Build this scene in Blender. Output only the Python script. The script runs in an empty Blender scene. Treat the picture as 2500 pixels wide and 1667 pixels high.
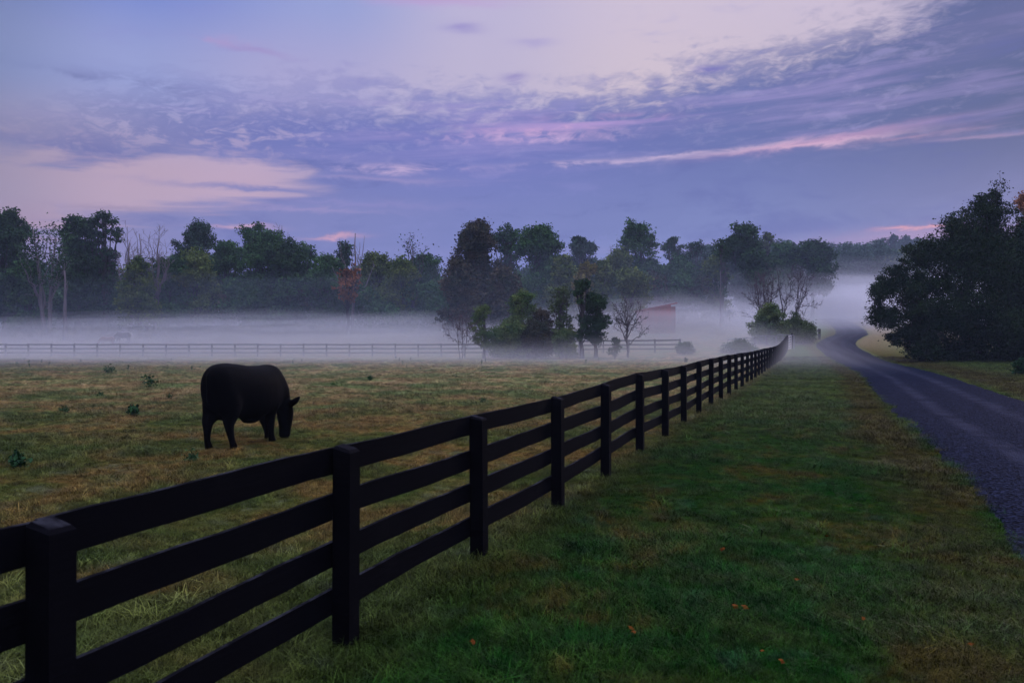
import bpy, math, random
import numpy as np
from mathutils import Vector, Matrix

sc = bpy.context.scene
col = sc.collection
R = math.radians

# ------------------------------------------------------------------ camera
S, CX, HY, CH = 1829.0, 1176.0, 775.0, 2.1      # focal length, centre and horizon in picture units; eye height
cam_d = bpy.data.cameras.new('camera')
cam = bpy.data.objects.new('camera', cam_d)
col.objects.link(cam)
cam_d.sensor_width = 36
cam_d.lens = 28.0
cam_d.clip_start = 0.05
cam_d.clip_end = 3000
cam.location = (0, 0, CH)
cam.rotation_euler = (R(90 - 0.28), 0, 0)
cam_d.dof.use_dof = True
cam_d.dof.focus_distance = 26
cam_d.dof.aperture_fstop = 3.2
sc.camera = cam
sc.view_settings.view_transform = 'Standard'
sc.view_settings.look = 'None'
sc.view_settings.exposure = 0.0
sc.view_settings.gamma = 1.0
sc.cycles.use_denoising = True
sc.cycles.volume_bounces = 6
sc.cycles.max_bounces = 8
sc.cycles.diffuse_bounces = 3
sc.cycles.glossy_bounces = 2
sc.cycles.transmission_bounces = 2
sc.cycles.transparent_max_bounces = 8

# ------------------------------------------------------------------ node helpers
class NT:
    def __init__(s, tree):
        s.t = tree; s.n = tree.nodes; s.l = tree.links
    def new(s, typ, **kw):
        nd = s.n.new(typ)
        for k, v in kw.items(): setattr(nd, k, v)
        return nd
    def put(s, sock, v):
        if hasattr(v, 'links') or isinstance(v, bpy.types.NodeSocket): s.l.new(v, sock)
        elif v is not None:
            if isinstance(v, (tuple, list)) and len(v) == 3 and sock.type == 'RGBA': v = (*v, 1)
            if isinstance(v, (int, float)) and sock.type == 'RGBA': v = (v, v, v, 1)
            sock.default_value = v
    def m(s, op, a, b=None, c=None, clamp=False):
        nd = s.new('ShaderNodeMath', operation=op, use_clamp=clamp)
        s.put(nd.inputs[0], a)
        if b is not None: s.put(nd.inputs[1], b)
        if c is not None: s.put(nd.inputs[2], c)
        return nd.outputs[0]
    def mix(s, f, a, b, blend='MIX'):
        nd = s.new('ShaderNodeMix', data_type='RGBA', blend_type=blend)
        s.put(nd.inputs[0], f); s.put(nd.inputs[6], a); s.put(nd.inputs[7], b)
        return nd.outputs[2]
    def ss(s, v, lo, hi, a=0.0, b=1.0):
        nd = s.new('ShaderNodeMapRange', interpolation_type='SMOOTHSTEP')
        s.put(nd.inputs[0], v); s.put(nd.inputs[1], lo); s.put(nd.inputs[2], hi)
        s.put(nd.inputs[3], a); s.put(nd.inputs[4], b)
        return nd.outputs[0]
    def xyz(s, x, y, z):
        nd = s.new('ShaderNodeCombineXYZ')
        s.put(nd.inputs[0], x); s.put(nd.inputs[1], y); s.put(nd.inputs[2], z)
        return nd.outputs[0]
    def noise(s, vec, scale, detail=3, rough=.55, dist=0.0, dims='3D'):
        nd = s.new('ShaderNodeTexNoise', noise_dimensions=dims)
        s.put(nd.inputs['Vector'], vec); nd.inputs['Scale'].default_value = scale
        nd.inputs['Detail'].default_value = detail; nd.inputs['Roughness'].default_value = rough
        nd.inputs['Distortion'].default_value = dist
        return nd.outputs[0]
    def ramp(s, v, stops, interp='LINEAR'):
        nd = s.new('ShaderNodeValToRGB'); cr = nd.color_ramp; cr.interpolation = interp
        while len(cr.elements) < len(stops): cr.elements.new(0.5)
        for e, (p, c) in zip(cr.elements, stops):
            e.position = p; e.color = (*c, 1) if len(c) == 3 else c
        s.put(nd.inputs[0], v)
        return nd.outputs[0]
    def curve(s, v, pts):
        nd = s.new('ShaderNodeFloatCurve'); c = nd.mapping.curves[0]
        nd.mapping.use_clip = False
        c.points[0].location = pts[0]; c.points[1].location = pts[-1]
        for p in pts[1:-1]: c.points.new(*p)
        for p in c.points: p.handle_type = 'AUTO_CLAMPED'
        nd.mapping.update()
        s.put(nd.inputs['Value'], v)
        return nd.outputs[0]

def lin(r, g, b):
    f = lambda c: (c/255/12.92) if c/255 <= .04045 else ((c/255+.055)/1.055)**2.4
    return (f(r), f(g), f(b))

# ------------------------------------------------------------------ world: dawn sky with cloud deck
SUN_EL, SUN_AZ = 4.0, 38.0           # degrees; azimuth measured clockwise from +Y
world = bpy.data.worlds.new('World'); sc.world = world; world.use_nodes = True
w = NT(world.node_tree); w.n.clear()
tc = w.new('ShaderNodeTexCoord')
sep = w.new('ShaderNodeSeparateXYZ'); w.l.new(tc.outputs['Generated'], sep.inputs[0])
dx, dy, dz = sep.outputs
hyp = w.m('MAXIMUM', w.m('SQRT', w.m('ADD', w.m('MULTIPLY', dx, dx), w.m('MULTIPLY', dy, dy))), .02)
U = w.m('ARCTAN2', dx, dy)                    # compass angle
V = w.m('DIVIDE', dz, hyp)                    # tangent of elevation
def uv(x, y):
    a = math.atan((x - CX)/S)
    return a, (HY - y)/S*math.cos(a)
Un = w.m('MULTIPLY_ADD', U, 1/1.3, .5)        # -37..37 degrees -> 0..1
def un(x): return uv(x, 500)[0]/1.3 + .5
def hramp(stops): return w.ramp(Un, [(un(x), lin(*c)) for x, c in stops], 'EASE')
top = hramp([(-100, (100, 116, 168)), (330, (116, 134, 205)), (760, (150, 160, 212)), (1100, (188, 180, 212)), (1500, (206, 192, 212)), (1900, (204, 190, 212)), (2352, (150, 146, 184))])
mid = hramp([(-100, (124, 136, 180)), (300, (150, 158, 208)), (700, (170, 165, 208)), (1100, (190, 180, 208)), (1500, (208, 192, 206)), (2000, (200, 186, 204)), (2352, (140, 142, 180))])
low = hramp([(-100, (152, 140, 166)), (300, (184, 160, 182)), (560, (190, 164, 188)), (900, (150, 145, 190)), (1500, (134, 138, 192)), (2352, (140, 132, 176))])
hor = hramp([(-100, (158, 130, 158)), (350, (172, 142, 170)), (600, (150, 135, 176)), (1000, (130, 132, 182)), (1900, (140, 136, 186)), (2352, (165, 140, 178))])
v_ = lambda y: (HY - y)/S
c1 = w.mix(w.ss(V, v_(620), v_(480)), hor, low)
c2 = w.mix(w.ss(V, v_(440), v_(230)), c1, mid)
base = w.mix(w.ss(V, v_(210), v_(0)), c2, top)
# noise fields in (compass, elevation) space, stretched like low cloud
tilt = w.m('MULTIPLY_ADD', U, -.045, V)
big = w.noise(w.xyz(w.m('MULTIPLY', U, 4.0), w.m('MULTIPLY', tilt, 15), 1.3), 1.0, 5, .55, .4)
fine = w.noise(w.xyz(w.m('MULTIPLY', U, 17), w.m('MULTIPLY', tilt, 48), 7.1), 1.0, 5, .62, .5)
strk = w.noise(w.xyz(w.m('MULTIPLY', U, 4.5), w.m('MULTIPLY', tilt, 62), 3.7), 1.0, 4, .55, .3)
mott = w.noise(w.xyz(w.m('MULTIPLY', U, 42), w.m('MULTIPLY', tilt, 95), 2.1), 1.0, 4, .6, .7)
bigc = w.m('SUBTRACT', big, .5); finec = w.m('SUBTRACT', fine, .5); strkc = w.m('SUBTRACT', strk, .5); mottc = w.m('SUBTRACT', mott, .5)
def edge(pts):                                  # height of a cloud edge as a curve over the compass angle
    return w.curve(Un, [(0.0, v_(pts[0][1]))] + [(un(x), v_(y)) for x, y in pts] + [(1.0, v_(pts[-1][1]))])
eu = edge([(0, 330), (250, 262), (600, 236), (900, 232), (1176, 228), (1400, 222), (1560, 190), (1720, 158), (1950, 122), (2100, 92), (2200, 50), (2340, 5)])
el = edge([(0, 424), (250, 424), (450, 402), (600, 402), (720, 430), (830, 520), (900, 700), (2352, 760)])
eb = edge([(0, 560), (250, 520), (400, 492), (560, 470), (700, 436), (850, 380), (1000, 330), (2352, 250)])
a1 = w.ss(w.m('ADD', w.m('SUBTRACT', eu, V), w.m('ADD', w.m('MULTIPLY', bigc, .07), w.m('ADD', w.m('MULTIPLY', finec, .13), w.m('MULTIPLY', mottc, .10)))), -.035, .045)
a2 = w.ss(w.m('ADD', w.m('SUBTRACT', V, el), w.m('ADD', w.m('MULTIPLY', strkc, .07), w.m('MULTIPLY', finec, .05))), -.006, .022)
b1 = w.ss(w.m('ADD', w.m('SUBTRACT', eb, V), w.m('ADD', w.m('MULTIPLY', strkc, .10), w.m('MULTIPLY', finec, .015))), -.012, .022)
deck = w.m('MAXIMUM', w.m('MULTIPLY', a1, a2), b1)
# the deck thins to a mottled veil at the left
leftthin = w.ss(U, uv(0, 300)[0], uv(700, 300)[0], .55, 1.0)
deckup = w.ss(V, v_(430), v_(330))
gaps = w.ss(w.m('ADD', w.m('MULTIPLY', mottc, 1.1), w.m('MULTIPLY', finec, 1.5)), -.02, .26)
gapregion = w.m('MULTIPLY', w.m('MULTIPLY', deckup, .7), w.ss(U, uv(1050, 300)[0], uv(500, 300)[0], .15, 1.0))
deck = w.m('MULTIPLY', deck, w.m('SUBTRACT', 1.0, w.m('MULTIPLY', gaps, gapregion)))
deck = w.m('MULTIPLY', deck, w.mix(deckup, 1.0, leftthin))
dcol = w.ramp(Un, [(un(0), lin(108, 117, 164)), (un(500), lin(108, 116, 180)), (un(1100), lin(108, 115, 186)), (un(1700), lin(98, 109, 168)), (un(2352), lin(84, 96, 140))])
dcol2 = w.ramp(Un, [(un(0), lin(140, 132, 172)), (un(500), lin(122, 126, 182)), (un(1100), lin(116, 124, 184)), (un(1700), lin(114, 125, 180)), (un(2352), lin(112, 118, 166))])
dcol = w.mix(w.ss(V, v_(330), v_(520)), dcol, dcol2)
violet = w.m('MULTIPLY', w.ss(w.m('ADD', strkc, w.m('MULTIPLY', bigc, .8)), -.02, .28), w.ss(V, v_(420), v_(320)))
dcol = w.mix(w.m('MULTIPLY', violet, .55), dcol, lin(160, 146, 202))
dark = w.ss(w.m('ADD', w.m('MULTIPLY', bigc, -1.0), w.m('MULTIPLY', finec, -.7)), .0, .26, 0, .62)
dcol = w.mix(dark, dcol, lin(92, 100, 165))
dcol = w.mix(w.ss(strkc, -.02, -.22, 0, .16), dcol, lin(104, 114, 172))
dcol = w.mix(w.m('MULTIPLY', w.ss(w.m('ADD', w.m('MULTIPLY', mottc, .6), finec), .05, .30, 0, .38), w.ss(V, v_(440), v_(300))), dcol, lin(156, 148, 204))
sky = w.mix(w.m('MULTIPLY', deck, .97), base, dcol)
# soft relief in the clear part
sky = w.mix(w.m('MULTIPLY', w.ss(w.m('ADD', finec, bigc), .06, .42), .30), sky, lin(140, 140, 202))
def blob(sky, x, y, lx, ly, slope, c, amt, nz=None, lo=-.12, hi=.16):
    a, v = uv(x, y)
    du = w.m('SUBTRACT', U, a)
    dv = w.m('SUBTRACT', w.m('MULTIPLY_ADD', du, -slope, V), v)
    e = w.m('ADD', w.m('POWER', w.m('ABSOLUTE', w.m('MULTIPLY', du, S/lx)), 2.0), w.m('POWER', w.m('ABSOLUTE', w.m('MULTIPLY', w.m('MULTIPLY_ADD', finec, .022, dv), S/ly)), 2.0))
    g = w.m('MULTIPLY', w.m('EXPONENT', w.m('MULTIPLY', e, -1.0)), amt)
    if nz is not None: g = w.m('MULTIPLY', g, w.ss(nz, lo, hi))
    return w.mix(g, sky, lin(*c))
pk = (222, 172, 198); pl = (214, 188, 216); og = (232, 160, 168)
for a in [(1340, 290, 260, 24, .03, (178, 150, 206), .85, strkc), (1250, 302, 130, 8, .01, (206, 166, 206), .8, mottc), (1210, 318, 190, 11, .0, (206, 172, 212), .8, mottc),
          (1400, 268, 150, 8, -.02, (200, 152, 200), .6, finec), (940, 386, 150, 11, .01, (205, 178, 212), .95, finec), (1330, 374, 130, 7, .03, pl, .9, finec),
          (1500, 364, 150, 5, .06, pl, .85, strkc), (1720, 345, 180, 6, .08, pl, .9, strkc), (1860, 332, 150, 5, .05, (226, 190, 212), .9, None),
          (2060, 317, 130, 7, .04, (206, 158, 186), .85, strkc), (2260, 311, 110, 5, .0, (170, 145, 182), .6, None), (1900, 322, 190, 9, .08, (196, 150, 190), .6, None),
          (555, 521, 62, 5, .02, (206, 164, 188), .8, None), (770, 545, 55, 5, .06, (212, 160, 180), .8, None), (2068, 526, 45, 3.5, .0, og, .8, None), (2160, 523, 55, 3.5, .0, (240, 160, 160), .95, None),
          (1900, 562, 600, 10, .0, (150, 136, 184), .35, None), (2120, 540, 200, 16, .0, (180, 145, 180), .6, None),
          (520, 92, 60, 9, .02, (190, 150, 198), .5, mottc), (590, 116, 60, 8, -.1, (160, 140, 196), .6, None), (1060, 66, 42, 12, .0, (150, 140, 200), .75, None), (1225, 100, 45, 9, .0, (160, 150, 205), .5, None),
          (200, 176, 90, 8, -.06, (110, 115, 168), .7, finec), (330, 190, 110, 9, -.10, (112, 116, 170), .75, finec), (470, 205, 90, 6, -.1, (126, 128, 184), .5, finec),
          (1000, 5, 160, 12, .0, (190, 150, 208), .5, None), (1630, 158, 35, 9, .0, (112, 108, 184), .8, None), (1180, 180, 30, 9, .0, (130, 120, 190), .6, None),
          (620, 436, 190, 6, -.02, (118, 122, 182), .85, None), (900, 412, 300, 6, -.02, (190, 165, 200), .3, strkc), (700, 480, 160, 5, .0, (160, 145, 192), .6, None),
          (830, 468, 200, 8, .0, (150, 140, 194), .4, None), (260, 478, 100, 6, .0, (150, 134, 166), .6, None), (2300, 60, 130, 60, .2, (110, 112, 160), .5, None)]:
    sky = blob(sky, *a)
# beyond the picture: dimmer sky behind the viewer, paler overhead
over = w.ss(V, .46, 1.1)
sky = w.mix(over, sky, (2.2, 2.22, 3.35))
back = w.mix(over, w.ss(w.m('ABSOLUTE', U), .75, 1.9, 1.0, .42), 1.0)
skyb = w.mix(1.0, sky, back, 'MULTIPLY')
nish = w.new('ShaderNodeTexSky', sky_type='NISHITA', sun_disc=False, sun_elevation=R(SUN_EL), sun_rotation=R(SUN_AZ), altitude=100, air_density=1.2, dust_density=1.5, ozone_density=3.0)
bg1 = w.new('ShaderNodeBackground'); w.l.new(skyb, bg1.inputs[0]); bg1.inputs[1].default_value = 1.0
bg2 = w.new('ShaderNodeBackground'); w.l.new(nish.outputs[0], bg2.inputs[0]); bg2.inputs[1].default_value = 0.004
add = w.new('ShaderNodeAddShader'); w.l.new(bg1.outputs[0], add.inputs[0]); w.l.new(bg2.outputs[0], add.inputs[1])
wo = w.new('ShaderNodeOutputWorld'); w.l.new(add.outputs[0], wo.inputs[0])
world.cycles.sampling_method = 'MANUAL'; world.cycles.sample_map_resolution = 512

# the sun, still behind cloud at dawn: very weak and wide
sun_d = bpy.data.lights.new('sun', 'SUN'); sun = bpy.data.objects.new('sun', sun_d); col.objects.link(sun)
sun_d.energy = 1.5; sun_d.angle = R(25); sun_d.color = (1.0, .80, .82)
sv = Vector((math.sin(R(SUN_AZ))*math.cos(R(SUN_EL+6)), math.cos(R(SUN_AZ))*math.cos(R(SUN_EL+6)), math.sin(R(SUN_EL+6))))
sun.rotation_euler = sv.to_track_quat('Z', 'Y').to_euler()
sun.location = (40, 40, 60)

# ------------------------------------------------------------------ land form
def sstep(x, a, b):
    t = np.clip((np.asarray(x, float) - a)/(b - a), 0, 1); return t*t*(3 - 2*t)
_rs = np.random.RandomState(5)
_lat = _rs.rand(64, 64)
def vnoise(x, y):
    x = np.asarray(x, float); y = np.asarray(y, float)
    xi = np.floor(x).astype(int); yi = np.floor(y).astype(int)
    fx = x - xi; fy = y - yi; fx = fx*fx*(3-2*fx); fy = fy*fy*(3-2*fy)
    g = lambda i, j: _lat[i % 64, j % 64]
    return (g(xi, yi)*(1-fx) + g(xi+1, yi)*fx)*(1-fy) + (g(xi, yi+1)*(1-fx) + g(xi+1, yi+1)*fx)*fy
def fbm(x, y, o=3):
    s = 0; a = .5; t = 0
    for i in range(o):
        s = s + a*vnoise(x*2**i + 17.3*i, y*2**i + 5.1*i); t += a; a *= .5
    return s/t
def gz(X, Y):
    X = np.asarray(X, float); Y = np.asarray(Y, float)
    Y0 = 82 - 20*sstep(X, -10, 20)
    t = np.maximum(Y - Y0, 0)
    g = np.where(t < 20, .0015*t*t, .6 + .065*(np.minimum(t, 100) - 20))
    g = g + .02*np.maximum(t - 100, 0)
    g = g + 12*np.exp(-(((X - 150)/90)**2 + ((Y - 310)/75)**2))
    g = g + (fbm(X/5.0, Y/5.0) - .5)*.09*(1 - sstep(Y, 35, 60)) - .07*(1 - sstep(Y, 8, 17))
    return g
def G(X, Y): return float(gz(X, Y))
def PX(x, Y): return (x - CX)/S*Y
def ZT(y, Y): return CH + (HY - y)/S*Y

RY = np.array([-20, 4, 8.93, 10.3, 11.9, 14.9, 19.9, 25.6, 47.4, 67, 75, 82, 88.7, 95.4, 100.8, 105, 111.6, 122.6, 131.6, 145, 163, 190, 240])
RX = np.array([-5.2, 3.5, 5.55, 6.1, 6.84, 7.96, 9.77, 12.07, 20.6, 27.2, 29.8, 32, 33.9, 36.6, 39.3, 41.6, 45.4, 49.9, 53, 57.6, 63.5, 72, 88])
def road_left(Y):
    Y = np.asarray(Y, float)
    return sum(np.interp(Y + d, RY, RX)*k for d, k in ((-2, .25), (0, .5), (2, .25)))
RW = 4.5
FA, FB = -3.27, .385                              # the near fence runs along X = FA + FB*Y
def fence_x(Y): return FA + FB*np.asarray(Y, float)

# ------------------------------------------------------------------ mesh building
class MB:
    def __init__(s): s.v = []; s.f = []; s.n = 0
    def add(s, verts, faces):
        verts = np.asarray(verts, float).reshape(-1, 3)
        s.v.append(verts)
        s.f.extend([tuple(int(i) + s.n for i in f) for f in faces]); s.n += len(verts)
    def box(s, c, size, rz=0, rx=0, ry=0):
        hx, hy, hz = [d/2 for d in size]
        v = np.array([(x, y, z) for x in (-hx, hx) for y in (-hy, hy) for z in (-hz, hz)])
        M = np.array(Matrix.Rotation(rz, 3, 'Z') @ Matrix.Rotation(ry, 3, 'Y') @ Matrix.Rotation(rx, 3, 'X'))
        s.add(v @ M.T + np.array(c), [(0, 1, 3, 2), (4, 6, 7, 5), (0, 4, 5, 1), (2, 3, 7, 6), (0, 2, 6, 4), (1, 5, 7, 3)])
    def tube(s, pts, rad, n=6, flat=None):
        pts = np.asarray(pts, float); m = len(pts)
        rad = np.broadcast_to(np.asarray(rad, float), (m,))
        T = np.gradient(pts, axis=0); T /= np.linalg.norm(T, axis=1)[:, None] + 1e-9
        up = np.array([0, 0, 1.]) if abs(T[0][2]) < .9 else np.array([1., 0, 0])
        ring = []
        for i in range(m):
            a = np.cross(T[i], up); a /= np.linalg.norm(a) + 1e-9
            b = np.cross(a, T[i]); up = b
            for k in range(n):
                th = 2*math.pi*k/n
                ring.append(pts[i] + rad[i]*(math.cos(th)*a + math.sin(th)*b*(flat if flat else 1)))
        f = []
        for i in range(m - 1):
            for k in range(n):
                k2 = (k + 1) % n
                f.append((i*n + k, i*n + k2, (i+1)*n + k2, (i+1)*n + k))
        f.append(tuple(range(n))[::-1]); f.append(tuple(range((m-1)*n, m*n)))
        s.add(ring, f)
    def ell(s, c, r, nu=14, nv=9, M=None):
        v = []; f = []
        for i in range(nv + 1):
            ph = math.pi*i/nv
            for k in range(nu):
                th = 2*math.pi*k/nu
                v.append((r[0]*math.sin(ph)*math.cos(th), r[1]*math.sin(ph)*math.sin(th), r[2]*math.cos(ph)))
        for i in range(nv):
            for k in range(nu):
                k2 = (k+1) % nu
                f.append((i*nu+k, (i+1)*nu+k, (i+1)*nu+k2, i*nu+k2))
        v = np.array(v)
        if M is not None: v = v @ np.array(M).T
        s.add(v + np.array(c), f)
    def build(s, name, mat, parent=None, smooth=False):
        me = bpy.data.meshes.new(name)
        V = np.concatenate(s.v) if s.v else np.zeros((0, 3))
        me.from_pydata(V.tolist(), [], s.f)
        if smooth: me.polygons.foreach_set('use_smooth', [True]*len(me.polygons))
        return link(name, me, mat, parent)

def quads_mesh(name, V):                     # V: (n,4,3) loose quads, quick
    n = len(V); me = bpy.data.meshes.new(name)
    me.vertices.add(n*4); me.vertices.foreach_set('co', np.ascontiguousarray(V, dtype=np.float32).reshape(-1))
    me.loops.add(n*4); me.loops.foreach_set('vertex_index', np.arange(n*4, dtype=np.int32))
    me.polygons.add(n); me.polygons.foreach_set('loop_start', np.arange(0, n*4, 4, dtype=np.int32))
    me.update(calc_edges=True)
    return me
def link(name, me, mat, parent=None):
    o = bpy.data.objects.new(name, me); col.objects.link(o)
    if mat: me.materials.append(mat)
    if parent: o.parent = parent
    return o
def tag(o, label=None, cat=None, group=None, kind=None):
    if label: o['label'] = label
    if cat: o['category'] = cat
    if group: o['group'] = group
    if kind: o['kind'] = kind
    return o
def empty(name, loc, rz=0):
    o = bpy.data.objects.new(name, None); col.objects.link(o)
    o.location = loc; o.rotation_euler = (0, 0, rz); o.empty_display_size = .3
    return o

# ------------------------------------------------------------------ materials
def mat(name, fn):
    m = bpy.data.materials.new(name); m.use_nodes = True
    t = NT(m.node_tree); t.n.clear()
    b = t.new('ShaderNodeBsdfPrincipled'); o = t.new('ShaderNodeOutputMaterial')
    t.l.new(b.outputs[0], o.inputs[0]); fn(t, b)
    return m
def bump(t, b, h, strength=.3, dist=.02):
    nd = t.new('ShaderNodeBump'); nd.inputs['Strength'].default_value = strength; nd.inputs['Distance'].default_value = dist
    t.l.new(h, nd.inputs['Height']); t.l.new(nd.outputs[0], b.inputs['Normal'])
def posn(t):
    g = t.new('ShaderNodeNewGeometry'); s = t.new('ShaderNodeSeparateXYZ'); t.l.new(g.outputs['Position'], s.inputs[0])
    return g.outputs['Position'], s.outputs
def sward_colour(t):
    """patchy late-summer grass: dry gold and olive in the pasture, deeper green on the verge"""
    P, (x, y, z) = posn(t)
    xy = t.xyz(x, y, 0.0)
    n1 = t.noise(xy, .16, 4, .6); n2 = t.noise(t.xyz(x, y, 9.0), .45, 4, .62, .4); n3 = t.noise(t.xyz(x, y, 4.0), 1.9, 3, .6); n4 = t.noise(P, 16, 2, .6)
    past = t.ramp(n2, [(.30, (.040, .066, .012)), (.42, (.078, .094, .018)), (.50, (.130, .116, .026)), (.58, (.190, .112, .030)), (.66, (.130, .112, .028)), (.76, (.070, .100, .030))])
    past = t.mix(t.ss(n1, .50, .66, 0, .6), past, (.060, .092, .022))
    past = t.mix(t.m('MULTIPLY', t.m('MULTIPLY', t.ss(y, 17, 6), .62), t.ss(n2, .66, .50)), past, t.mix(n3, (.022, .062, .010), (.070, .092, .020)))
    dry = t.m('MULTIPLY', t.ss(y, 14, 40), t.ss(t.m('ADD', t.m('ABSOLUTE', t.m('SUBTRACT', x, 2.0)), t.m('MULTIPLY', n1, 20)), 62, 20))  # dry gold grass, also painted paler to stand for the brighter-lit mid-field
    past = t.mix(t.m('MULTIPLY', dry, .62), past, t.mix(t.ss(n2, .40, .60), (.20, .25, .09), (.42, .31, .15)))
    past = t.mix(t.ss(n3, .56, .74, 0, .40), past, (.150, .180, .11))
    past = t.mix(t.ss(n3, .45, .30, 0, .5), past, (.044, .034, .010))
    n6 = t.noise(t.xyz(x, y, 21.0), .85, 5, .68, .6); n7 = t.noise(t.xyz(x, y, 33.0), 3.4, 4, .7)
    lawn = t.mix(t.ss(n6, .36, .60), (.006, .046, .004), (.028, .056, .007))
    lawn = t.mix(t.ss(n6, .52, .64, 0, .8), lawn, t.mix(n7, (.046, .046, .006), (.080, .044, .009)))
    lawn = t.mix(t.ss(n7, .55, .70, 0, .55), lawn, (.038, .090, .026))
    lawn = t.mix(t.ss(n7, .45, .30, 0, .6), lawn, (.006, .014, .003))
    lawn = t.mix(t.m('MULTIPLY', t.ss(y, 10, 32), .75), lawn, t.mix(n2, (.022, .085, .014), (.110, .100, .026)))
    lawn = t.mix(t.ss(n3, .58, .72, 0, .45), lawn, (.024, .075, .034))
    side = t.ss(t.m('ADD', t.m('SUBTRACT', x, t.m('MULTIPLY_ADD', y, FB, FA)), t.m('MULTIPLY_ADD', n2, 1.6, -.8)), -.5, .7)
    c = t.mix(side, past, lawn)
    rl = t.curve(t.m('DIVIDE', y, 200.0), [(max(a, 0)/200, b/80) for a, b in zip(RY, RX) if 0 <= a <= 200])
    e = t.m('SUBTRACT', x, t.m('MULTIPLY', rl, 80.0))
    en = t.m('ADD', e, t.m('MULTIPLY_ADD', n2, 2.4, -1.2))
    g1 = t.m('MULTIPLY', t.ss(en, -1.7, -.8), t.ss(e, .0, -.45))
    g2 = t.m('MULTIPLY', t.ss(e, RW - .2, RW + .9), t.ss(en, RW + 5.5, RW + 1.5))
    gold = t.mix(n3, (.028, .030, .005), (.085, .050, .009))
    c = t.mix(t.m('MULTIPLY', t.m('MAXIMUM', g1, g2), t.ss(y, 3, 16, .22, .74)), c, gold)
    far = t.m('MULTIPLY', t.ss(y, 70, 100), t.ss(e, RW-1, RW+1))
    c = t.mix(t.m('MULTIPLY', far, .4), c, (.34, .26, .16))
    n5 = t.noise(P, 5.5, 3, .7)
    br = t.m('MULTIPLY', t.m('MULTIPLY_ADD', n4, 1.2, .4), t.m('MULTIPLY_ADD', n5, 1.5, .25))
    br = t.m('MULTIPLY', br, .80)
    return t.mix(1.0, c, t.xyz(br, br, br), 'MULTIPLY'), n4
def f_ground(t, b):
    c, n4 = sward_colour(t)
    P, (x, y, z) = posn(t)
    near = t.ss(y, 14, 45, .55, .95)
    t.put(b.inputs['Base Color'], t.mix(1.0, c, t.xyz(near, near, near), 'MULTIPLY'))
    b.inputs['Roughness'].default_value = .95; b.inputs['Specular IOR Level'].default_value = .0
    h = t.noise(P, 3.5, 5, .7)
    bump(t, b, h, 1.0, .12)
M = {}
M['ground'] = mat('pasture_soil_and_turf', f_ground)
def f_blade(t, b):
    c, n4 = sward_colour(t)
    oi = t.new('ShaderNodeObjectInfo')
    k = t.m('MULTIPLY_ADD', t.m('POWER', oi.outputs['Random'], 3.0), 1.9, .45)  # a few tufts coloured brighter, painted glints of dewy blades
    t.put(b.inputs['Base Color'], t.mix(1.0, c, t.xyz(k, k, k), 'MULTIPLY'))
    b.inputs['Roughness'].default_value = .40; b.inputs['Specular IOR Level'].default_value = .015
M['blade'] = mat('grass_blade', f_blade)
def f_road(t, b):
    P, (x, y, z) = posn(t)
    v = t.new('ShaderNodeTexVoronoi'); t.l.new(P, v.inputs['Vector']); v.inputs['Scale'].default_value = 26
    sc1 = t.new('ShaderNodeSeparateColor'); t.l.new(v.outputs['Color'], sc1.inputs[0])
    n = t.noise(P, .9, 4, .6)
    base = t.mix(t.m('POWER', sc1.outputs[0], 2.2), (.0016, .0024, .006), (.015, .020, .042))
    rl = t.curve(t.m('DIVIDE', y, 200.0), [(max(a, 0)/200, q/80) for a, q in zip(RY, RX) if 0 <= a <= 200])
    e = t.m('SUBTRACT', x, t.m('MULTIPLY', rl, 80.0))
    tr = t.m('MAXIMUM', t.ss(t.m('ABSOLUTE', t.m('SUBTRACT', e, 1.25)), .38, .05), t.ss(t.m('ABSOLUTE', t.m('SUBTRACT', e, 3.05)), .45, .05))
    tr = t.m('MULTIPLY', tr, t.ss(n, .3, .7))
    c = t.mix(t.m('MULTIPLY', tr, .75), base, (.026, .029, .046))
    c = t.mix(t.ss(n, .58, .75, 0, .5), c, (.005, .006, .013))
    t.put(b.inputs['Base Color'], c)
    b.inputs['Roughness'].default_value = .9; b.inputs['Specular IOR Level'].default_value = .008
    bump(t, b, v.outputs['Distance'], .9, .03)
M['road'] = mat('blue_grey_gravel', f_road)
def f_wood(dark, light):
    def f(t, b):
        tcn = t.new('ShaderNodeTexCoord'); mp = t.new('ShaderNodeMapping'); mp.inputs['Scale'].default_value = (1, 1, 8)
        t.l.new(tcn.outputs['Object'], mp.inputs[0])
        n = t.noise(mp.outputs[0], 4, 5, .65); n2 = t.noise(tcn.outputs['Object'], 2.2, 4, .7)
        c = t.mix(t.ss(n2, .55, .8, 0, .7), dark, light)
        cc = t.mix(t.ss(n, .4, .7, 0, .4), c, dark)
        g = t.new('ShaderNodeNewGeometry'); sp_ = t.new('ShaderNodeSeparateXYZ'); t.l.new(g.outputs['Normal'], sp_.inputs[0])
        dew_toplight = t.m('MULTIPLY', t.ss(sp_.outputs[2], .6, .9), t.ss(t.noise(g.outputs['Position'], 3.0, 4, .7), .46, .62))  # upward faces coloured lighter in patches: dew plus painted sky light
        t.put(b.inputs['Base Color'], t.mix(t.m('MULTIPLY', dew_toplight, .8), cc, (.022, .023, .028)))
        b.inputs['Roughness'].default_value = .85; b.inputs['Specular IOR Level'].default_value = .012
        bump(t, b, n, .5, .008)
    return f
M['fence'] = mat('black_painted_board', f_wood((.0035, .0035, .005), (.010, .0095, .011)))
M['farfence'] = mat('dark_weathered_board', f_wood((.05, .05, .06), (.09, .085, .09)))
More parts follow.
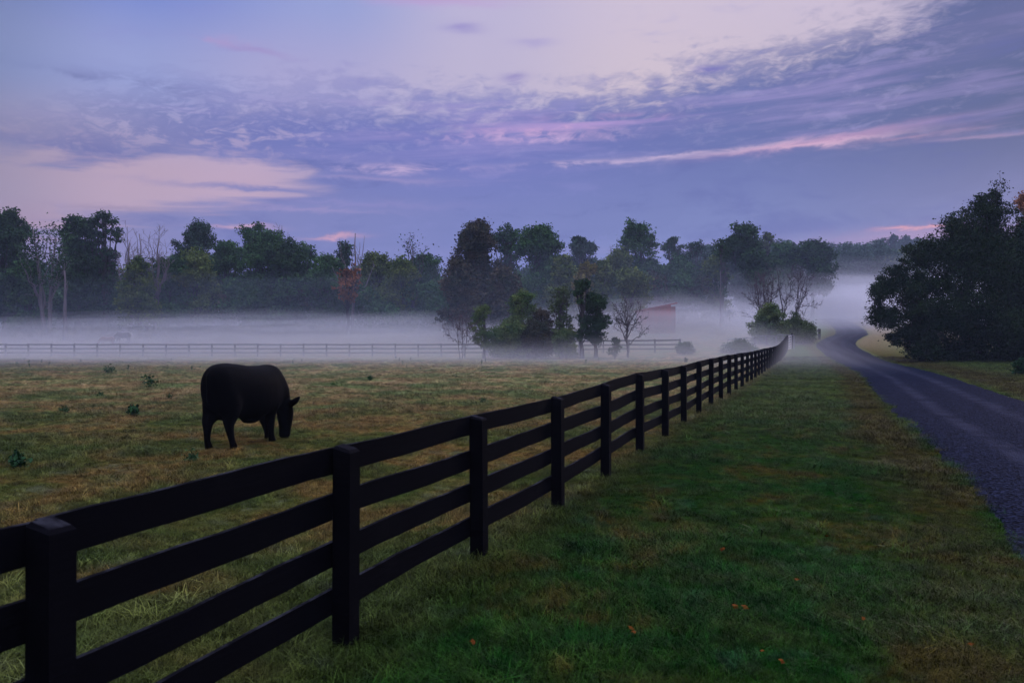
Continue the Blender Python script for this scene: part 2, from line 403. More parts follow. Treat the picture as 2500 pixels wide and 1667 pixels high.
def f_bark(c1, c2):
    def f(t, b):
        tcn = t.new('ShaderNodeTexCoord')
        n = t.noise(tcn.outputs['Object'], 3, 4, .7)
        t.put(b.inputs['Base Color'], t.mix(n, c1, c2)); b.inputs['Roughness'].default_value = .9
        b.inputs['Specular IOR Level'].default_value = .1
        bump(t, b, n, .5, .03)
    return f
M['bark'] = mat('dark_bark', f_bark((.022, .018, .016), (.06, .05, .045)))
M['palebark'] = mat('pale_dead_wood', f_bark((.09, .075, .08), (.19, .16, .165)))
M['greybark'] = mat('grey_twig_bark', f_bark((.045, .036, .04), (.10, .08, .085)))
def leafmat(name, a, bcol, c2):
    def f(t, b):
        tcn = t.new('ShaderNodeTexCoord'); oi = t.new('ShaderNodeObjectInfo')
        g = t.new('ShaderNodeNewGeometry')
        n = t.noise(g.outputs['Position'], .42, 3, .6); n2 = t.noise(g.outputs['Position'], 2.3, 3, .7)
        cc = t.mix(t.ss(n, .34, .66), a, bcol)
        cc = t.mix(t.ss(n2, .56, .72, 0, .6), cc, c2)
        k = t.m('MULTIPLY_ADD', g.outputs['Random Per Island'], .9, .5)
        cc = t.mix(1.0, cc, t.xyz(k, k, k), 'MULTIPLY')
        t.put(b.inputs['Base Color'], cc); b.inputs['Roughness'].default_value = .65; b.inputs['Specular IOR Level'].default_value = .02
    return mat(name, f)
M['dark'] = leafmat('dark_green_leaves', (0.0130, 0.0390, 0.0130), (0.0329, 0.0726, 0.0223), (0.0546, 0.0906, 0.0285))
M['green'] = leafmat('green_leaves', (0.0242, 0.0714, 0.0205), (0.0527, 0.1188, 0.0316), (0.0874, 0.1428, 0.0378))
M['olive'] = leafmat('olive_leaves', (0.0533, 0.0938, 0.0180), (0.1202, 0.1589, 0.0306), (0.1649, 0.1813, 0.0366))
M['blue'] = leafmat('blue_green_leaves', (0.0198, 0.0468, 0.0267), (0.0397, 0.0804, 0.0415), (0.0546, 0.1038, 0.0471))
M['brown'] = leafmat('bronze_leaves', (.026, .040, .020), (.070, .054, .030), (.12, .07, .03))
M['yellow'] = leafmat('yellow_leaves', (0.0910, 0.0910, 0.0195), (0.1950, 0.1560, 0.0292), (0.2340, 0.1690, 0.0325))
M['light'] = leafmat('pale_green_leaves', (0.0455, 0.0715, 0.0234), (0.0845, 0.1170, 0.0390), (0.1170, 0.1300, 0.0520))
M['rust'] = leafmat('rusty_leaves', (0.1456, 0.0624, 0.0260), (0.2912, 0.1144, 0.0416), (0.2080, 0.1248, 0.0416))
M['mauve'] = leafmat('faded_purple_leaves', (0.0832, 0.0468, 0.0468), (0.1456, 0.0832, 0.0780), (0.1040, 0.0832, 0.0520))
M['ntree'] = leafmat('near_dark_leaves', (.006, .018, .006), (.018, .036, .010), (.050, .030, .012))
M['soft'] = leafmat('soft_green_leaves', (.062, .118, .034), (.13, .17, .048), (.19, .18, .06))
M['weed'] = leafmat('weed_leaves', (.012, .045, .016), (.026, .070, .026), (.04, .09, .03))
def flat(name, c, rough=.7, metal=0, spec=.3):
    def f(t, b):
        tcn = t.new('ShaderNodeTexCoord'); n = t.noise(tcn.outputs['Object'], 5, 3, .6)
        k = t.m('MULTIPLY_ADD', n, .6, .7)
        t.put(b.inputs['Base Color'], t.mix(1.0, c, t.xyz(k, k, k), 'MULTIPLY'))
        b.inputs['Roughness'].default_value = rough; b.inputs['Metallic'].default_value = metal; b.inputs['Specular IOR Level'].default_value = spec
    return mat(name, f)
M['hide'] = flat('black_hide', (.0016, .0015, .0018), .7, 0, .02)
M['bayhide'] = flat('chestnut_hide', (.20, .09, .06), .6)
M['darkhide'] = flat('dark_bay_hide', (.06, .045, .05), .6)
M['white_hair'] = flat('white_hair', (.8, .78, .76), .7)
M['red'] = flat('red_barn_boards', (.34, .055, .05), .8)
M['redroof'] = flat('dull_red_sheet_roof', (.30, .07, .07), .6)
M['galv'] = flat('galvanised_tube', (.42, .43, .46), .4, .6, .5)
M['galvdull'] = flat('dull_grey_tube', (.16, .17, .19), .5, .3, .4)
M['fallen'] = flat('orange_fallen_leaf', (.11, .034, .008), .8, 0, .0)

# ------------------------------------------------------------------ ground and road
def axis(lo, hi, fine, n):
    t = np.linspace(-1, 1, n)
    s = np.sinh(t*4.2)/np.sinh(4.2)
    a = np.where(s < 0, -s*lo, s*hi)
    return a
gx = axis(-520, 520, 1, 330)
gy = np.concatenate([np.linspace(-60, 0, 14)[:-1], np.linspace(0, 40, 110)[:-1], np.linspace(40, 130, 90)[:-1], np.linspace(130, 620, 90)])
XX, YY = np.meshgrid(gx, gy)
ZZ = gz(XX, YY)
nx, ny = len(gx), len(gy)
idx = np.arange(nx*ny).reshape(ny, nx)
q = np.stack([idx[:-1, :-1], idx[:-1, 1:], idx[1:, 1:], idx[1:, :-1]], -1).reshape(-1, 4)
me = bpy.data.meshes.new('ground')
me.from_pydata(np.stack([XX, YY, ZZ], -1).reshape(-1, 3).tolist(), [], q.tolist())
me.polygons.foreach_set('use_smooth', [True]*len(me.polygons))
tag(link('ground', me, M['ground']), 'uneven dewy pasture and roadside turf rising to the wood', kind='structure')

ry = np.concatenate([np.linspace(-18, 60, 160), np.linspace(61, 235, 175)])
v = []; f = []
cross = [-.12, 0, .5, 1.25, 2.25, 3.05, 4.0, RW, RW + .12]
zc = [-.09, .02, .045, .035, .065, .035, .045, .02, -.09]
for i, Y in enumerate(ry):
    L = float(road_left(Y))
    wob = (float(vnoise(Y*1.3, 3.3)) - .5)*.22 + (float(vnoise(Y*4.1, 8.8)) - .5)*.10
    wob2 = (float(vnoise(Y*1.1, 13.3)) - .5)*.22 + (float(vnoise(Y*3.9, 18.8)) - .5)*.10
    for c_, z_ in zip(cross, zc):
        X = L + c_ + (wob if c_ < .3 else (wob2 if c_ > 4.2 else 0))
        v.append((X, Y, G(X, Y) + z_ + .01))
k = len(cross)
for i in range(len(ry)-1):
    for j in range(k-1): f.append((i*k+j, i*k+j+1, (i+1)*k+j+1, (i+1)*k+j))
me = bpy.data.meshes.new('gravel_road'); me.from_pydata(v, [], f)
me.polygons.foreach_set('use_smooth', [True]*len(me.polygons))
tag(link('road', me, M['road']), 'blue grey gravel lane winding up into the mist', kind='structure')

# ------------------------------------------------------------------ grass: tufts scattered as stuff
rnd = random.Random(11); rs = np.random.RandomState(11)
def tuft(name, nb, hgt, spread, wid, lean):
    V = []; F = []; n = 0
    for i in range(nb):
        a = rnd.uniform(0, 6.283); r = spread*math.sqrt(rnd.random())
        bx, by = r*math.cos(a), r*math.sin(a)
        h = hgt*rnd.uniform(.45, 1.15); a2 = rnd.uniform(0, 6.283); ln = lean*rnd.uniform(.2, 1.2)*h
        wd = wid*rnd.uniform(.7, 1.3); pa = a2 + 1.57 + rnd.uniform(-.6, .6)
        wx, wy = math.cos(pa)*wd, math.sin(pa)*wd
        for t_, k_ in ((0, 1), (.5, .8), (.85, .45)):
            ox, oy, oz = math.cos(a2)*ln*t_**2, math.sin(a2)*ln*t_**2, h*(t_ - .18*lean*t_**2)
            V += [(bx+ox-wx*k_, by+oy-wy*k_, oz), (bx+ox+wx*k_, by+oy+wy*k_, oz)]
        V.append((bx+math.cos(a2)*ln, by+math.sin(a2)*ln, h*(1-.22*lean)))
        F += [(n, n+1, n+3, n+2), (n+2, n+3, n+5, n+4), (n+4, n+5, n+6)]; n += 7
    me = bpy.data.meshes.new(name); me.from_pydata(V, [], F); me.materials.append(M['blade'])
    me.polygons.foreach_set('use_smooth', [True]*len(me.polygons))
    return me
def scatter(name, pts, scl, tilt, meshes, label, rng):
    """one stuff object per kind of ground cover: a point mesh whose geometry nodes place the tufts"""
    me = bpy.data.meshes.new(name); me.vertices.add(len(pts)); me.vertices.foreach_set('co', pts.astype(np.float32).reshape(-1))
    for an, dat in (('scl', scl), ('rz', rng.uniform(0, 6.283, len(pts))), ('tx', rng.normal(0, tilt, len(pts))), ('pick', rng.rand(len(pts))*len(meshes))):
        at = me.attributes.new(an, 'FLOAT', 'POINT'); at.data.foreach_set('value', dat.astype(np.float32))
    o = bpy.data.objects.new(name, me); col.objects.link(o); tag(o, label, name.replace('_', ' '), kind='stuff')
    coll = bpy.data.collections.new(name + '_kinds')
    for m_ in meshes:
        coll.objects.link(bpy.data.objects.new(m_.name, m_))
    ng = bpy.data.node_groups.new(name, 'GeometryNodeTree')
    ng.interface.new_socket('Geometry', in_out='INPUT', socket_type='NodeSocketGeometry')
    ng.interface.new_socket('Geometry', in_out='OUTPUT', socket_type='NodeSocketGeometry')
    N, L = ng.nodes, ng.links
    gi = N.new('NodeGroupInput'); go = N.new('NodeGroupOutput')
    mp = N.new('GeometryNodeMeshToPoints'); L.new(gi.outputs[0], mp.inputs['Mesh'])
    ip = N.new('GeometryNodeInstanceOnPoints'); L.new(mp.outputs[0], ip.inputs['Points'])
    ci = N.new('GeometryNodeCollectionInfo'); ci.inputs['Collection'].default_value = coll; ci.inputs['Separate Children'].default_value = True; ci.inputs['Reset Children'].default_value = True
    L.new(ci.outputs[0], ip.inputs['Instance']); ip.inputs['Pick Instance'].default_value = True
    def attr(nm):
        a = N.new('GeometryNodeInputNamedAttribute'); a.data_type = 'FLOAT'; a.inputs['Name'].default_value = nm; return a.outputs[0]
    fi = N.new('FunctionNodeFloatToInt'); fi.rounding_mode = 'FLOOR'; L.new(attr('pick'), fi.inputs[0]); L.new(fi.outputs[0], ip.inputs['Instance Index'])
    cx = N.new('ShaderNodeCombineXYZ'); L.new(attr('tx'), cx.inputs[0]); L.new(attr('rz'), cx.inputs[2]); L.new(cx.outputs[0], ip.inputs['Rotation'])
    L.new(attr('scl'), ip.inputs['Scale']); L.new(ip.outputs[0], go.inputs[0])
    md = o.modifiers.new('scatter', 'NODES'); md.node_group = ng
    return o
def sample_field(n, d0, d1, power):
    u = rs.rand(n)
    d = (d0**power + u*(d1**power - d0**power))**(1/power)
    return d, rs.uniform(-.80, .80, n)*d
kinds = [tuft('tuft_short', 44, .055, .10, .0016, 1.0), tuft('tuft_fine', 50, .068, .11, .0014, 1.2), tuft('tuft_long', 34, .10, .08, .0018, 1.3), tuft('tuft_sparse', 30, .045, .12, .0019, .8)]
Y, X = sample_field(230000, 1.6, 75, .76)
rl = road_left(Y)
on_road = (X > rl + .02 + (rs.rand(len(X)) - .5)*.25) & (X < rl + RW - .02)
side = X < fence_x(Y)
clump = fbm(X/1.6, Y/1.6)
keep = ~on_road & (rs.rand(len(X)) < np.where(clump > .42, 1, .8))
X, Y, side, clump = X[keep], Y[keep], side[keep], clump[keep]
scl = (.62 + 1.7*np.clip(clump - .35, 0, 1))*np.where(side, 1.0, 1.05)*rs.uniform(.7, 1.35, len(X))*(1 + np.clip(Y - 12, 0, 60)*.012)
near_post = np.abs(X - fence_x(Y)) < .3
scl = np.where(near_post, scl*1.3, scl)
pts = np.stack([X, Y, gz(X, Y) - .005], -1)
scatter('grass', pts, scl, .16, kinds, 'short dewy grass covering pasture and roadside verge', rs)
# taller rank clumps
lk = [tuft('clump_long', 46, .26, .13, .0034, 1.5), tuft('clump_broad', 30, .20, .16, .006, 1.5)]
Y, X = sample_field(5200, 2.0, 60, .8)
c2 = fbm(X/3.1 + 40, Y/3.1)
keep = (c2 > .53) & ~((X > road_left(Y) - .5) & (X < road_left(Y) + RW + .5))
X, Y = X[keep], Y[keep]
scatter('rank_grass', np.stack([X, Y, gz(X, Y)], -1), rs.uniform(.3, .85, len(X)), .12, lk, 'longer arching grass clumps standing out of the turf', rs)

# ------------------------------------------------------------------ near fence
fdir = np.array([FB, 1.0])/math.hypot(FB, 1); fnor = np.array([-fdir[1], fdir[0]])     # fnor points to the pasture
frot = math.atan2(fdir[1], fdir[0])
posts = [(-1.1, 1.34), (1.15, 1.34), (3.38, 1.33), (5.50, 1.365), (7.68, 1.355), (10.0, 1.37), (12.25, 1.40), (14.6, 1.45), (17.0, 1.43), (19.35, 1.43), (21.75, 1.455), (24.2, 1.475), (26.7, 1.47), (29.1, 1.485), (31.6, 1.456), (34.1, 1.445)]
Yp = 34.1
while Yp < 82.0:
    Yp += 2.36
    lift = .22*float(sstep(Yp, 58, 84))
    posts.append((Yp, 1.44 + lift + G(fence_x(Yp), Yp) + (rnd.random()-.5)*.03))
fence = empty('board_fence', (FA + FB*3.38, 3.38, G(FA + FB*3.38, 3.38)), 0)
tag(fence, 'black four-board fence running from the near left corner alongside the lane', 'fence')
fo = np.array(fence.location)
def post_mesh(mb, X, Y, z0, z1, s, rz, lean=(0, 0), chamfer=.015):
    c, d = math.cos(rz), math.sin(rz); h = s/2; v = []
    lv = [(z0, h, 0, 0), (z1 - chamfer - .025, h, lean[0], lean[1]), (z1 - .02, h - chamfer, lean[0], lean[1])]
    for zz, hh, lx, ly in lv:
        for a, b_ in ((-hh, -hh), (hh, -hh), (hh, hh), (-hh, hh)):
            v.append((X + a*c - b_*d + lx, Y + a*d + b_*c + ly, zz + (.014*(1 if b_ > 0 else -1) if zz > z0 + .2 else 0)))
    f = [(3, 2, 1, 0), (8, 9, 10, 11)]
    for r in range(2):
        for k_ in range(4):
            k2 = (k_+1) % 4; f.append((r*4+k_, r*4+k2, (r+1)*4+k2, (r+1)*4+k_))
    mb.add(np.array(v), f)
for i, (Yq, zt) in enumerate(posts):
    Xq = float(fence_x(Yq)); mb = MB(); ln = ((rnd.random()-.5)*.03, (rnd.random()-.5)*.03)
    post_mesh(mb, Xq - fo[0], Yq - fo[1], G(Xq, Yq) - .3 - fo[2], zt - fo[2], .135, frot + (rnd.random()-.5)*.06, ln)
    mb.build('post', M['fence'], fence)
rails_z = [-.105, -.425, -.755, -1.085]; RH = .178
def rail(mb, A, B, zA, zB, h, th, n, sag, seed, lead=0, o=fo, skew=None):
    r2 = random.Random(seed); v = []; f = []
    d = (B - A); L = np.linalg.norm(d); d = d/L; nn = np.array([-d[1], d[0]])
    p1, p2 = r2.uniform(0, 6), r2.uniform(0, 6)
    for i in range(n+1):
        t_ = i/n; p = A + d*(L*t_); z = zA*(1-t_) + zB*t_ - sag*4*t_*(1-t_)
        wv = .003*math.sin(p1 + 9*t_); hh = h/2*(1 + .025*math.sin(p2 + 23*t_) + .02*math.sin(p1 + 41*t_))
        bow = .010*math.sin(p2 + 5*t_)
        for sx, sz in ((-1, -1), (1, -1), (1, 1), (-1, 1)):
            v.append((p[0] + nn[0]*(sx*th/2 + bow) - o[0], p[1] + nn[1]*(sx*th/2 + bow) - o[1], z + wv + sz*hh - o[2]))
    for i in range(n):
        for k_ in range(4):
            k2 = (k_+1) % 4; f.append((i*4+k_, i*4+k2, (i+1)*4+k2, (i+1)*4+k_))
    f += [(3, 2, 1, 0), (n*4, n*4+1, n*4+2, n*4+3)]
    mb.add(np.array(v), f)
off = fnor*(.135/2 + .017)
jit = {}
for i in range(len(posts)):
    for j in range(4): jit[i, j] = rnd.uniform(-.014, .014)
for j, rz_ in enumerate(rails_z):
    start = j % 2
    segs = ([(0, 1)] if start else []) + [(a, min(a+2, len(posts)-1)) for a in range(start, len(posts)-1, 2)]
    for (a, b_) in segs:
        mb = MB()
        for q_ in range(a, b_):
            (ya, za), (yb, zb) = posts[q_], posts[q_+1]
            A = np.array([float(fence_x(ya)), ya]) + off; B = np.array([float(fence_x(yb)), yb]) + off
            if q_ == a: A = A + fdir*.004
            if q_ == b_ - 1: B = B - fdir*.004
            rail(mb, A, B, za + rz_ + jit[q_, j], zb + rz_ + jit[q_+1, j], RH*(1 + .04*math.sin(j+q_)), .03, 8, rnd.choice([0, .002, .006, .003, -.003]), q_*7 + j)
        mb.build('rail', M['fence'], fence)

# ------------------------------------------------------------------ far fence across the pasture
def far_line(X): return 86.5 - 5.0*sstep(X, 5, 17)
ff = empty('board_fence', (PX(1565, 81), 81, G(PX(1565, 81), 81)))
tag(ff, 'low dark three-board fence crossing the misty field in the distance', 'fence')
o2 = np.array(ff.location)
xs = [17.2]
while xs[-1] > -78: xs.append(xs[-1] - 2.49)
pp = [(x_, float(far_line(x_))) for x_ in xs]
for x_, y_ in pp:
    mb = MB(); z0 = G(x_, y_)
    post_mesh(mb, x_ - o2[0], y_ - o2[1], z0 - .3 - o2[2], z0 + 1.42 + rnd.uniform(-.03, .03) - o2[2], .14, rnd.uniform(-.05, .05))
    mb.build('post', M['farfence'], ff)
for j, rz_ in enumerate((1.30, .86, .42)):
    for a in range(0, len(pp)-1, 2):
        b_ = min(a+2, len(pp)-1); mb = MB()
        for q_ in range(a, b_):
            A = np.array(pp[q_]) + np.array([0, -.09]); B = np.array(pp[q_+1]) + np.array([0, -.09])
            if q_ == a: A[0] -= .004
            if q_ == b_-1: B[0] += .004
            rail(mb, A, B, G(*pp[q_]) + rz_ + rnd.uniform(-.02, .02), G(*pp[q_+1]) + rz_ + rnd.uniform(-.02, .02), .15, .035, 3, .01, q_+j*50, o=o2)
        mb.build('rail', M['farfence'], ff)

# ------------------------------------------------------------------ gates and tubular panels
def tube_gate(name, A, B, H, bars, m, label, cat, z0=None, hoop=False, r=.025, group=None, uprights=(0, 1)):
    A = np.array(A, float); B = np.array(B, float)
    za, zb = G(*A), G(*B)
    root = empty(name, (A[0], A[1], za)); tag(root, label, cat, group)
    fr = MB(); O = np.array([A[0], A[1], za])
    P = lambda t_, h: np.array([*(A*(1-t_) + B*t_), (za*(1-t_) + zb*t_) + h]) - O
    lo = .14
    fr.tube([P(0, -.05), P(0, lo), P(0, H*.85), P(.02, H), P(.5, H), P(.98, H), P(1, H*.85), P(1, lo), P(1, -.05)], r*1.35, 6)
    fr.build('frame', m, root)
    for k_ in range(bars):
        mb = MB(); h = lo + (H - lo)*k_/bars
        mb.tube([P(0, h), P(.5, h), P(1, h)], r, 6); mb.build('bar', m, root)
    for u_ in uprights:
        if 0 < u_ < 1:
            mb = MB(); mb.tube([P(u_, lo), P(u_, H)], r, 6); mb.build('brace', m, root)
    return root
tube_gate('field_gate', (PX(1671, 84), 84), (PX(1733, 88), 88), 1.15, 3, M['galvdull'], 'dull grey tube panel leaning low at the left of the leafy bush', 'gate', uprights=(.33, .66), r=.035)
tube_gate('field_gate', (PX(1736, 88.5), 88.5), (PX(1782, 87.2), 87.2), 1.3, 5, M['galvdull'], 'thin grey wire-like panel right in front of the leafy bush', 'gate', uprights=(.5,))
tube_gate('field_gate', (PX(1784, 87), 87), (PX(1824, 85.6), 85.6), 1.5, 5, M['galvdull'], 'thin grey panel rising up to the white gate by the fence end', 'gate', uprights=(.35, .7))
endY = posts[-1][0]; endX = float(fence_x(endY))
tube_gate('white_gate', (endX + .12, endY + .3), (endX + 1.25, endY + 2.4), 1.45, 5, M['galv'], 'whitish five-bar tube gate hinged on the far end of the black fence', 'gate', uprights=(.5,))
gp = MB(); post_mesh(gp, 0, 0, -.3, 1.7, .16, frot)
g_ = gp.build('gate_post', M['fence']); g_.location = (endX + 1.4, endY + 2.65, G(endX + 1.4, endY + 2.65)); tag(g_, 'black wooden post on the lane side of the white gate', 'post')
# fence stub beyond the green bush
sY = 101.0
st = empty('fence_end', (PX(1868, sY), sY, G(PX(1868, sY), sY))); tag(st, 'short rail and posts showing between the green bush and the lane', 'fence')
for k_, (xx, yy) in enumerate(((1855, sY - 1.0), (1882, sY + .5))):
    mb = MB(); Xq = PX(xx, yy); post_mesh(mb, Xq - st.location.x, yy - st.location.y, G(Xq, yy) - .3 - st.location.z, G(Xq, yy) + 1.35 - st.location.z, .22, .4); mb.build('post', M['fence'], st)
for h in (1.15, .6):
    mb = MB(); A = np.array([PX(1855, sY-1), sY-1.17]); B = np.array([PX(1882, sY+.5), sY+.33])
    rail(mb, A, B, G(*A)+h, G(*B)+h, .16, .04, 3, 0, 5, o=np.array(st.location)); mb.build('rail', M['farfence'], st)

# ------------------------------------------------------------------ barn in the mist
bY = 114.0; bx0, bx1 = PX(1474, bY), PX(1541, bY)
bg = G((bx0+bx1)/2, bY)
barn = empty('run_in_shed', (bx0, bY, bg), R(0)); tag(barn, 'red shed with a low sloping roof half lost in the mist', 'shed')
W_, D_, Hh = bx1 - bx0, 5.0, ZT(700, bY) - bg
mb = MB()
def wallv(pts): return np.array(pts)
h0, h1 = Hh*.80, Hh
# mono-pitch shed body, its roof rising towards the right
mb.add([(0, 0, -.5), (W_, 0, -.5), (W_, D_, -.5), (0, D_, -.5), (0, 0, h0), (W_, 0, h1), (W_, D_, h1), (0, D_, h0)], [(3, 2, 1, 0), (0, 1, 5, 4), (1, 2, 6, 5), (2, 3, 7, 6), (3, 0, 4, 7), (4, 5, 6, 7)])
mb.build('wall', M['red'], barn)
mb = MB(); sl = (h1-h0)/W_
mb.add([(-.35, -.35, h0 - .35*sl + .02), (W_ + .85, -.35, h1 + .85*sl + .02), (W_ + .85, D_ + .35, h1 + .85*sl + .02), (-.35, D_+.35, h0 - .35*sl + .02)] + [(-.35, -.35, h0 - .35*sl + .16), (W_ + .85, -.35, h1 + .85*sl + .16), (W_ + .85, D_ + .35, h1 + .85*sl + .16), (-.35, D_+.35, h0 - .35*sl + .16)],
       [(3, 2, 1, 0), (4, 5, 6, 7), (0, 1, 5, 4), (1, 2, 6, 5), (2, 3, 7, 6), (3, 0, 4, 7)])
mb.build('roof', M['redroof'], barn)
mb = MB(); mb.box((W_ + .36, D_/2, h1/2 - .2), (.70, D_ - .6, h1 - .06)); mb.build('shaded_end_wall', M['redroof'], barn)  # end wall of the shed, its shade painted as a duller red
for k_ in range(1, 5):
    mb = MB(); mb.box((W_*k_/5, -.03, (h0 + (h1-h0)*k_/5)/2 - .05), (.10, .06, h0 + (h1-h0)*k_/5 - .12)); mb.build('batten', M['redroof'], barn)

# ------------------------------------------------------------------ animals: one continuous skin by voxel remesh
def fuse(name, mb, material, voxel, smooth_it, parent=None):
    me = bpy.data.meshes.new(name + '_raw'); me.from_pydata(np.concatenate(mb.v).tolist(), [], mb.f)
    o = bpy.data.objects.new(name + '_raw', me); col.objects.link(o)
    r = o.modifiers.new('r', 'REMESH'); r.mode = 'VOXEL'; r.voxel_size = voxel
    s = o.modifiers.new('s', 'SMOOTH'); s.factor = .6; s.iterations = smooth_it
    dg = bpy.context.evaluated_depsgraph_get()
    m2 = bpy.data.meshes.new_from_object(o.evaluated_get(dg)); m2.name = name
    bpy.data.objects.remove(o)
    m2.polygons.foreach_set('use_smooth', [True]*len(m2.polygons)); m2.materials.clear()
    return link(name, m2, material, parent)
def loft(mb, secs, n=18, power=2.3):
    """secs: (x, ztop, zbot, halfwidth, yoff): superelliptic cross sections along x"""
    v = []; f = []
    for (x, zt, zb, hw) in secs:
        zc_, hh = (zt+zb)/2, (zt-zb)/2
        for k_ in range(n):
            th = 2*math.pi*k_/n; c, s_ = math.cos(th), math.sin(th)
            v.append((x, hw*math.copysign(abs(c)**(2/power), c), zc_ + hh*math.copysign(abs(s_)**(2/power), s_)))
    for i in range(len(secs)-1):
        for k_ in range(n):
            k2 = (k_+1) % n; f.append((i*n+k_, i*n+k2, (i+1)*n+k2, (i+1)*n+k_))
    f += [tuple(range(n))[::-1], tuple(range((len(secs)-1)*n, len(secs)*n))]
    mb.add(np.array(v), f)
def cow_mesh():
    mb = MB()
    loft(mb, [(-1.06, 1.42, .92, .18), (-1.01, 1.53, .78, .28), (-.90, 1.60, .68, .35), (-.70, 1.62, .62, .375), (-.42, 1.60, .57, .41), (-.1, 1.555, .50, .45),
              (.14, 1.54, .48, .46), (.38, 1.54, .52, .43), (.58, 1.56, .56, .37), (.76, 1.53, .60, .31), (.88, 1.42, .70, .23)], 40, 2.15)
    for y in (-.2, .2):
        mb.ell((-.74, y*.85, 1.04), (.27, .19, .50)); mb.ell((.50, y*.9, 1.00), (.22, .17, .42))
    mb.ell((.58, 0, .70), (.20, .18, .18))
    # neck and head lowered to the grass
    mb.tube([(.54, 0, 1.20), (.74, -.03, 1.08), (.88, -.06, .92), (.95, -.09, .76)], [.36, .31, .25, .19], 18)
    mb.ell((.80, -.04, .82), (.17, .11, .26))                       # dewlap
    mb.tube([(.93, -.10, .80), (.99, -.12, .64), (1.02, -.12, .50), (1.03, -.12, .34), (1.01, -.12, .19), (1.0, -.12, .01)], [.16, .185, .180, .150, .128, .115], 18)
    mb.ell((.97, -.12, .42), (.15, .12, .18))                      # cheek
    mb.ell((1.0, -.12, .07), (.12, .135, .09))                    # muzzle
    mb.ell((.98, -.12, .75), (.10, .11, .09))                      # poll
    mb.tube([(.95, -.20, .68), (.96, -.31, .72), (.98, -.42, .79), (1.0, -.53, .90)], [.050, .078, .078, .026], 10)
    mb.tube([(.95, -.03, .68), (.95, .08, .70), (.95, .20, .73), (.95, .29, .76)], [.045, .062, .052, .02], 10)
    def hind(y, xo, lean):
        mb.tube([(-.76, y*.80, 1.02), (-.75+xo*.2, y*.92, .82), (-.79+xo*.5, y, .64), (-.88+xo*.8, y, .48), (-.87+xo*.9, y, .38), (-.83+xo, y+lean, .14), (-.81+xo, y+lean, .09)], [.22, .22, .165, .110, .086, .066, .070], 16)
        mb.tube([(-.80+xo, y+lean, .10), (-.77+xo, y+lean, -.04)], [.075, .092], 12)
    hind(.19, -.05, .04); hind(-.21, .10, -.02)
    def fore(y, xo):
        mb.tube([(.46, y*.8, .94), (.47, y*.9, .70), (.45+xo*.5, y, .52), (.46+xo*.7, y, .36), (.46+xo, y, .16), (.47+xo, y, .10)], [.22, .185, .115, .085, .066, .070], 16)
        mb.tube([(.47+xo, y, .10), (.505+xo, y, -.04)], [.074, .090], 12)
    fore(.14, .30); fore(-.17, .04)
    mb.ell((-.66, .02, .62), (.12, .12, .12)); mb.ell((.02, -.05, .47), (.26, .14, .07))
    mb.tube([(-.98, .02, 1.48), (-1.09, .02, 1.40), (-1.12, .02, 1.12), (-1.10, .02, .85), (-1.09, .02, .62)], [.045, .035, .026, .022, .024], 8)
    mb.ell((-1.09, .02, .54), (.035, .035, .11))
    return mb
cowo = fuse('black_cow', cow_mesh(), M['hide'], .024, 26)
cowo.location = (-5.24, 15.80, G(-5.24, 15.8) + .01); cowo.rotation_euler = (0, 0, R(90 - 21)); cowo.scale = (1, 1, 1)
tag(cowo, 'heavy black beef cow grazing head down in the pasture behind the near fence', 'cow')

def horse_mesh(head_down=True):
    mb = MB()
    loft(mb, [(-.80, 1.30, 1.02, .14), (-.70, 1.44, .90, .24), (-.45, 1.50, .84, .29), (-.1, 1.42, .82, .30), (.25, 1.42, .80, .30), (.5, 1.48, .82, .26), (.68, 1.44, .90, .20)], 14, 2.1)
    mb.tube([(.50, 0, 1.20), (.80, 0, 1.05), (1.02, 0, .74), (1.12, 0, .50)], [.25, .19, .13, .11], 10)
    mb.tube([(1.10, 0, .56), (1.16, 0, .40), (1.20, 0, .20), (1.22, 0, .06)], [.12, .12, .08, .065], 10)
    for y in (-.05, .05): mb.tube([(1.06, y, .56), (1.04, y*1.3, .68)], [.035, .012], 6)
    for y, xo in ((.15, -.1), (-.15, .08)):
        mb.tube([(-.56, y, 1.12), (-.54+xo*.4, y, .84), (-.66+xo*.8, y, .56), (-.62+xo, y, .30), (-.60+xo, y, .10), (-.56+xo, y, -.02)], [.20, .15, .075, .05, .045, .062], 8)
    for y, xo in ((.13, .12), (-.13, -.04)):
        mb.tube([(.50, y, 1.02), (.50+xo*.4, y, .76), (.51+xo*.7, y, .48), (.50+xo, y, .14), (.53+xo, y, -.02)], [.16, .10, .062, .044, .060], 8)
    return mb
h1y = 108.0
ho = fuse('horse', horse_mesh(), M['darkhide'], .03, 3)
X_ = PX(283, h1y); ho.location = (X_, h1y, G(X_, h1y)); ho.rotation_euler = (0, 0, R(174)); ho.scale = (1.32, 1.2, 1.25)
tag(ho, 'dark horse with a pale back and white tail grazing in thick mist', 'horse')
mb = MB(); mb.tube([(-.76, 0, 1.36), (-.93, 0, 1.28), (-1.0, 0, 1.0), (-.98, 0, .62), (-.95, 0, .42)], [.05, .085, .10, .085, .03], 8)
tl = mb.build('tail', M['white_hair'], ho, True)
mb = MB(); mb.tube([(-.62, 0, 1.475), (-.45, 0, 1.515), (-.1, 0, 1.45), (.25, 0, 1.45), (.5, 0, 1.50), (.62, 0, 1.47)], [.05, .085, .09, .09, .085, .05], 8, flat=.35)
mb.build('pale_back', M['white_hair'], ho, True)
h2y = 104.0
ho2 = fuse('horse', horse_mesh(), M['bayhide'], .03, 3)
X_ = PX(247, h2y); ho2.location = (X_, h2y, G(X_, h2y)); ho2.rotation_euler = (0, 0, R(197)); ho2.scale = (1.05, 1.0, 1.0)
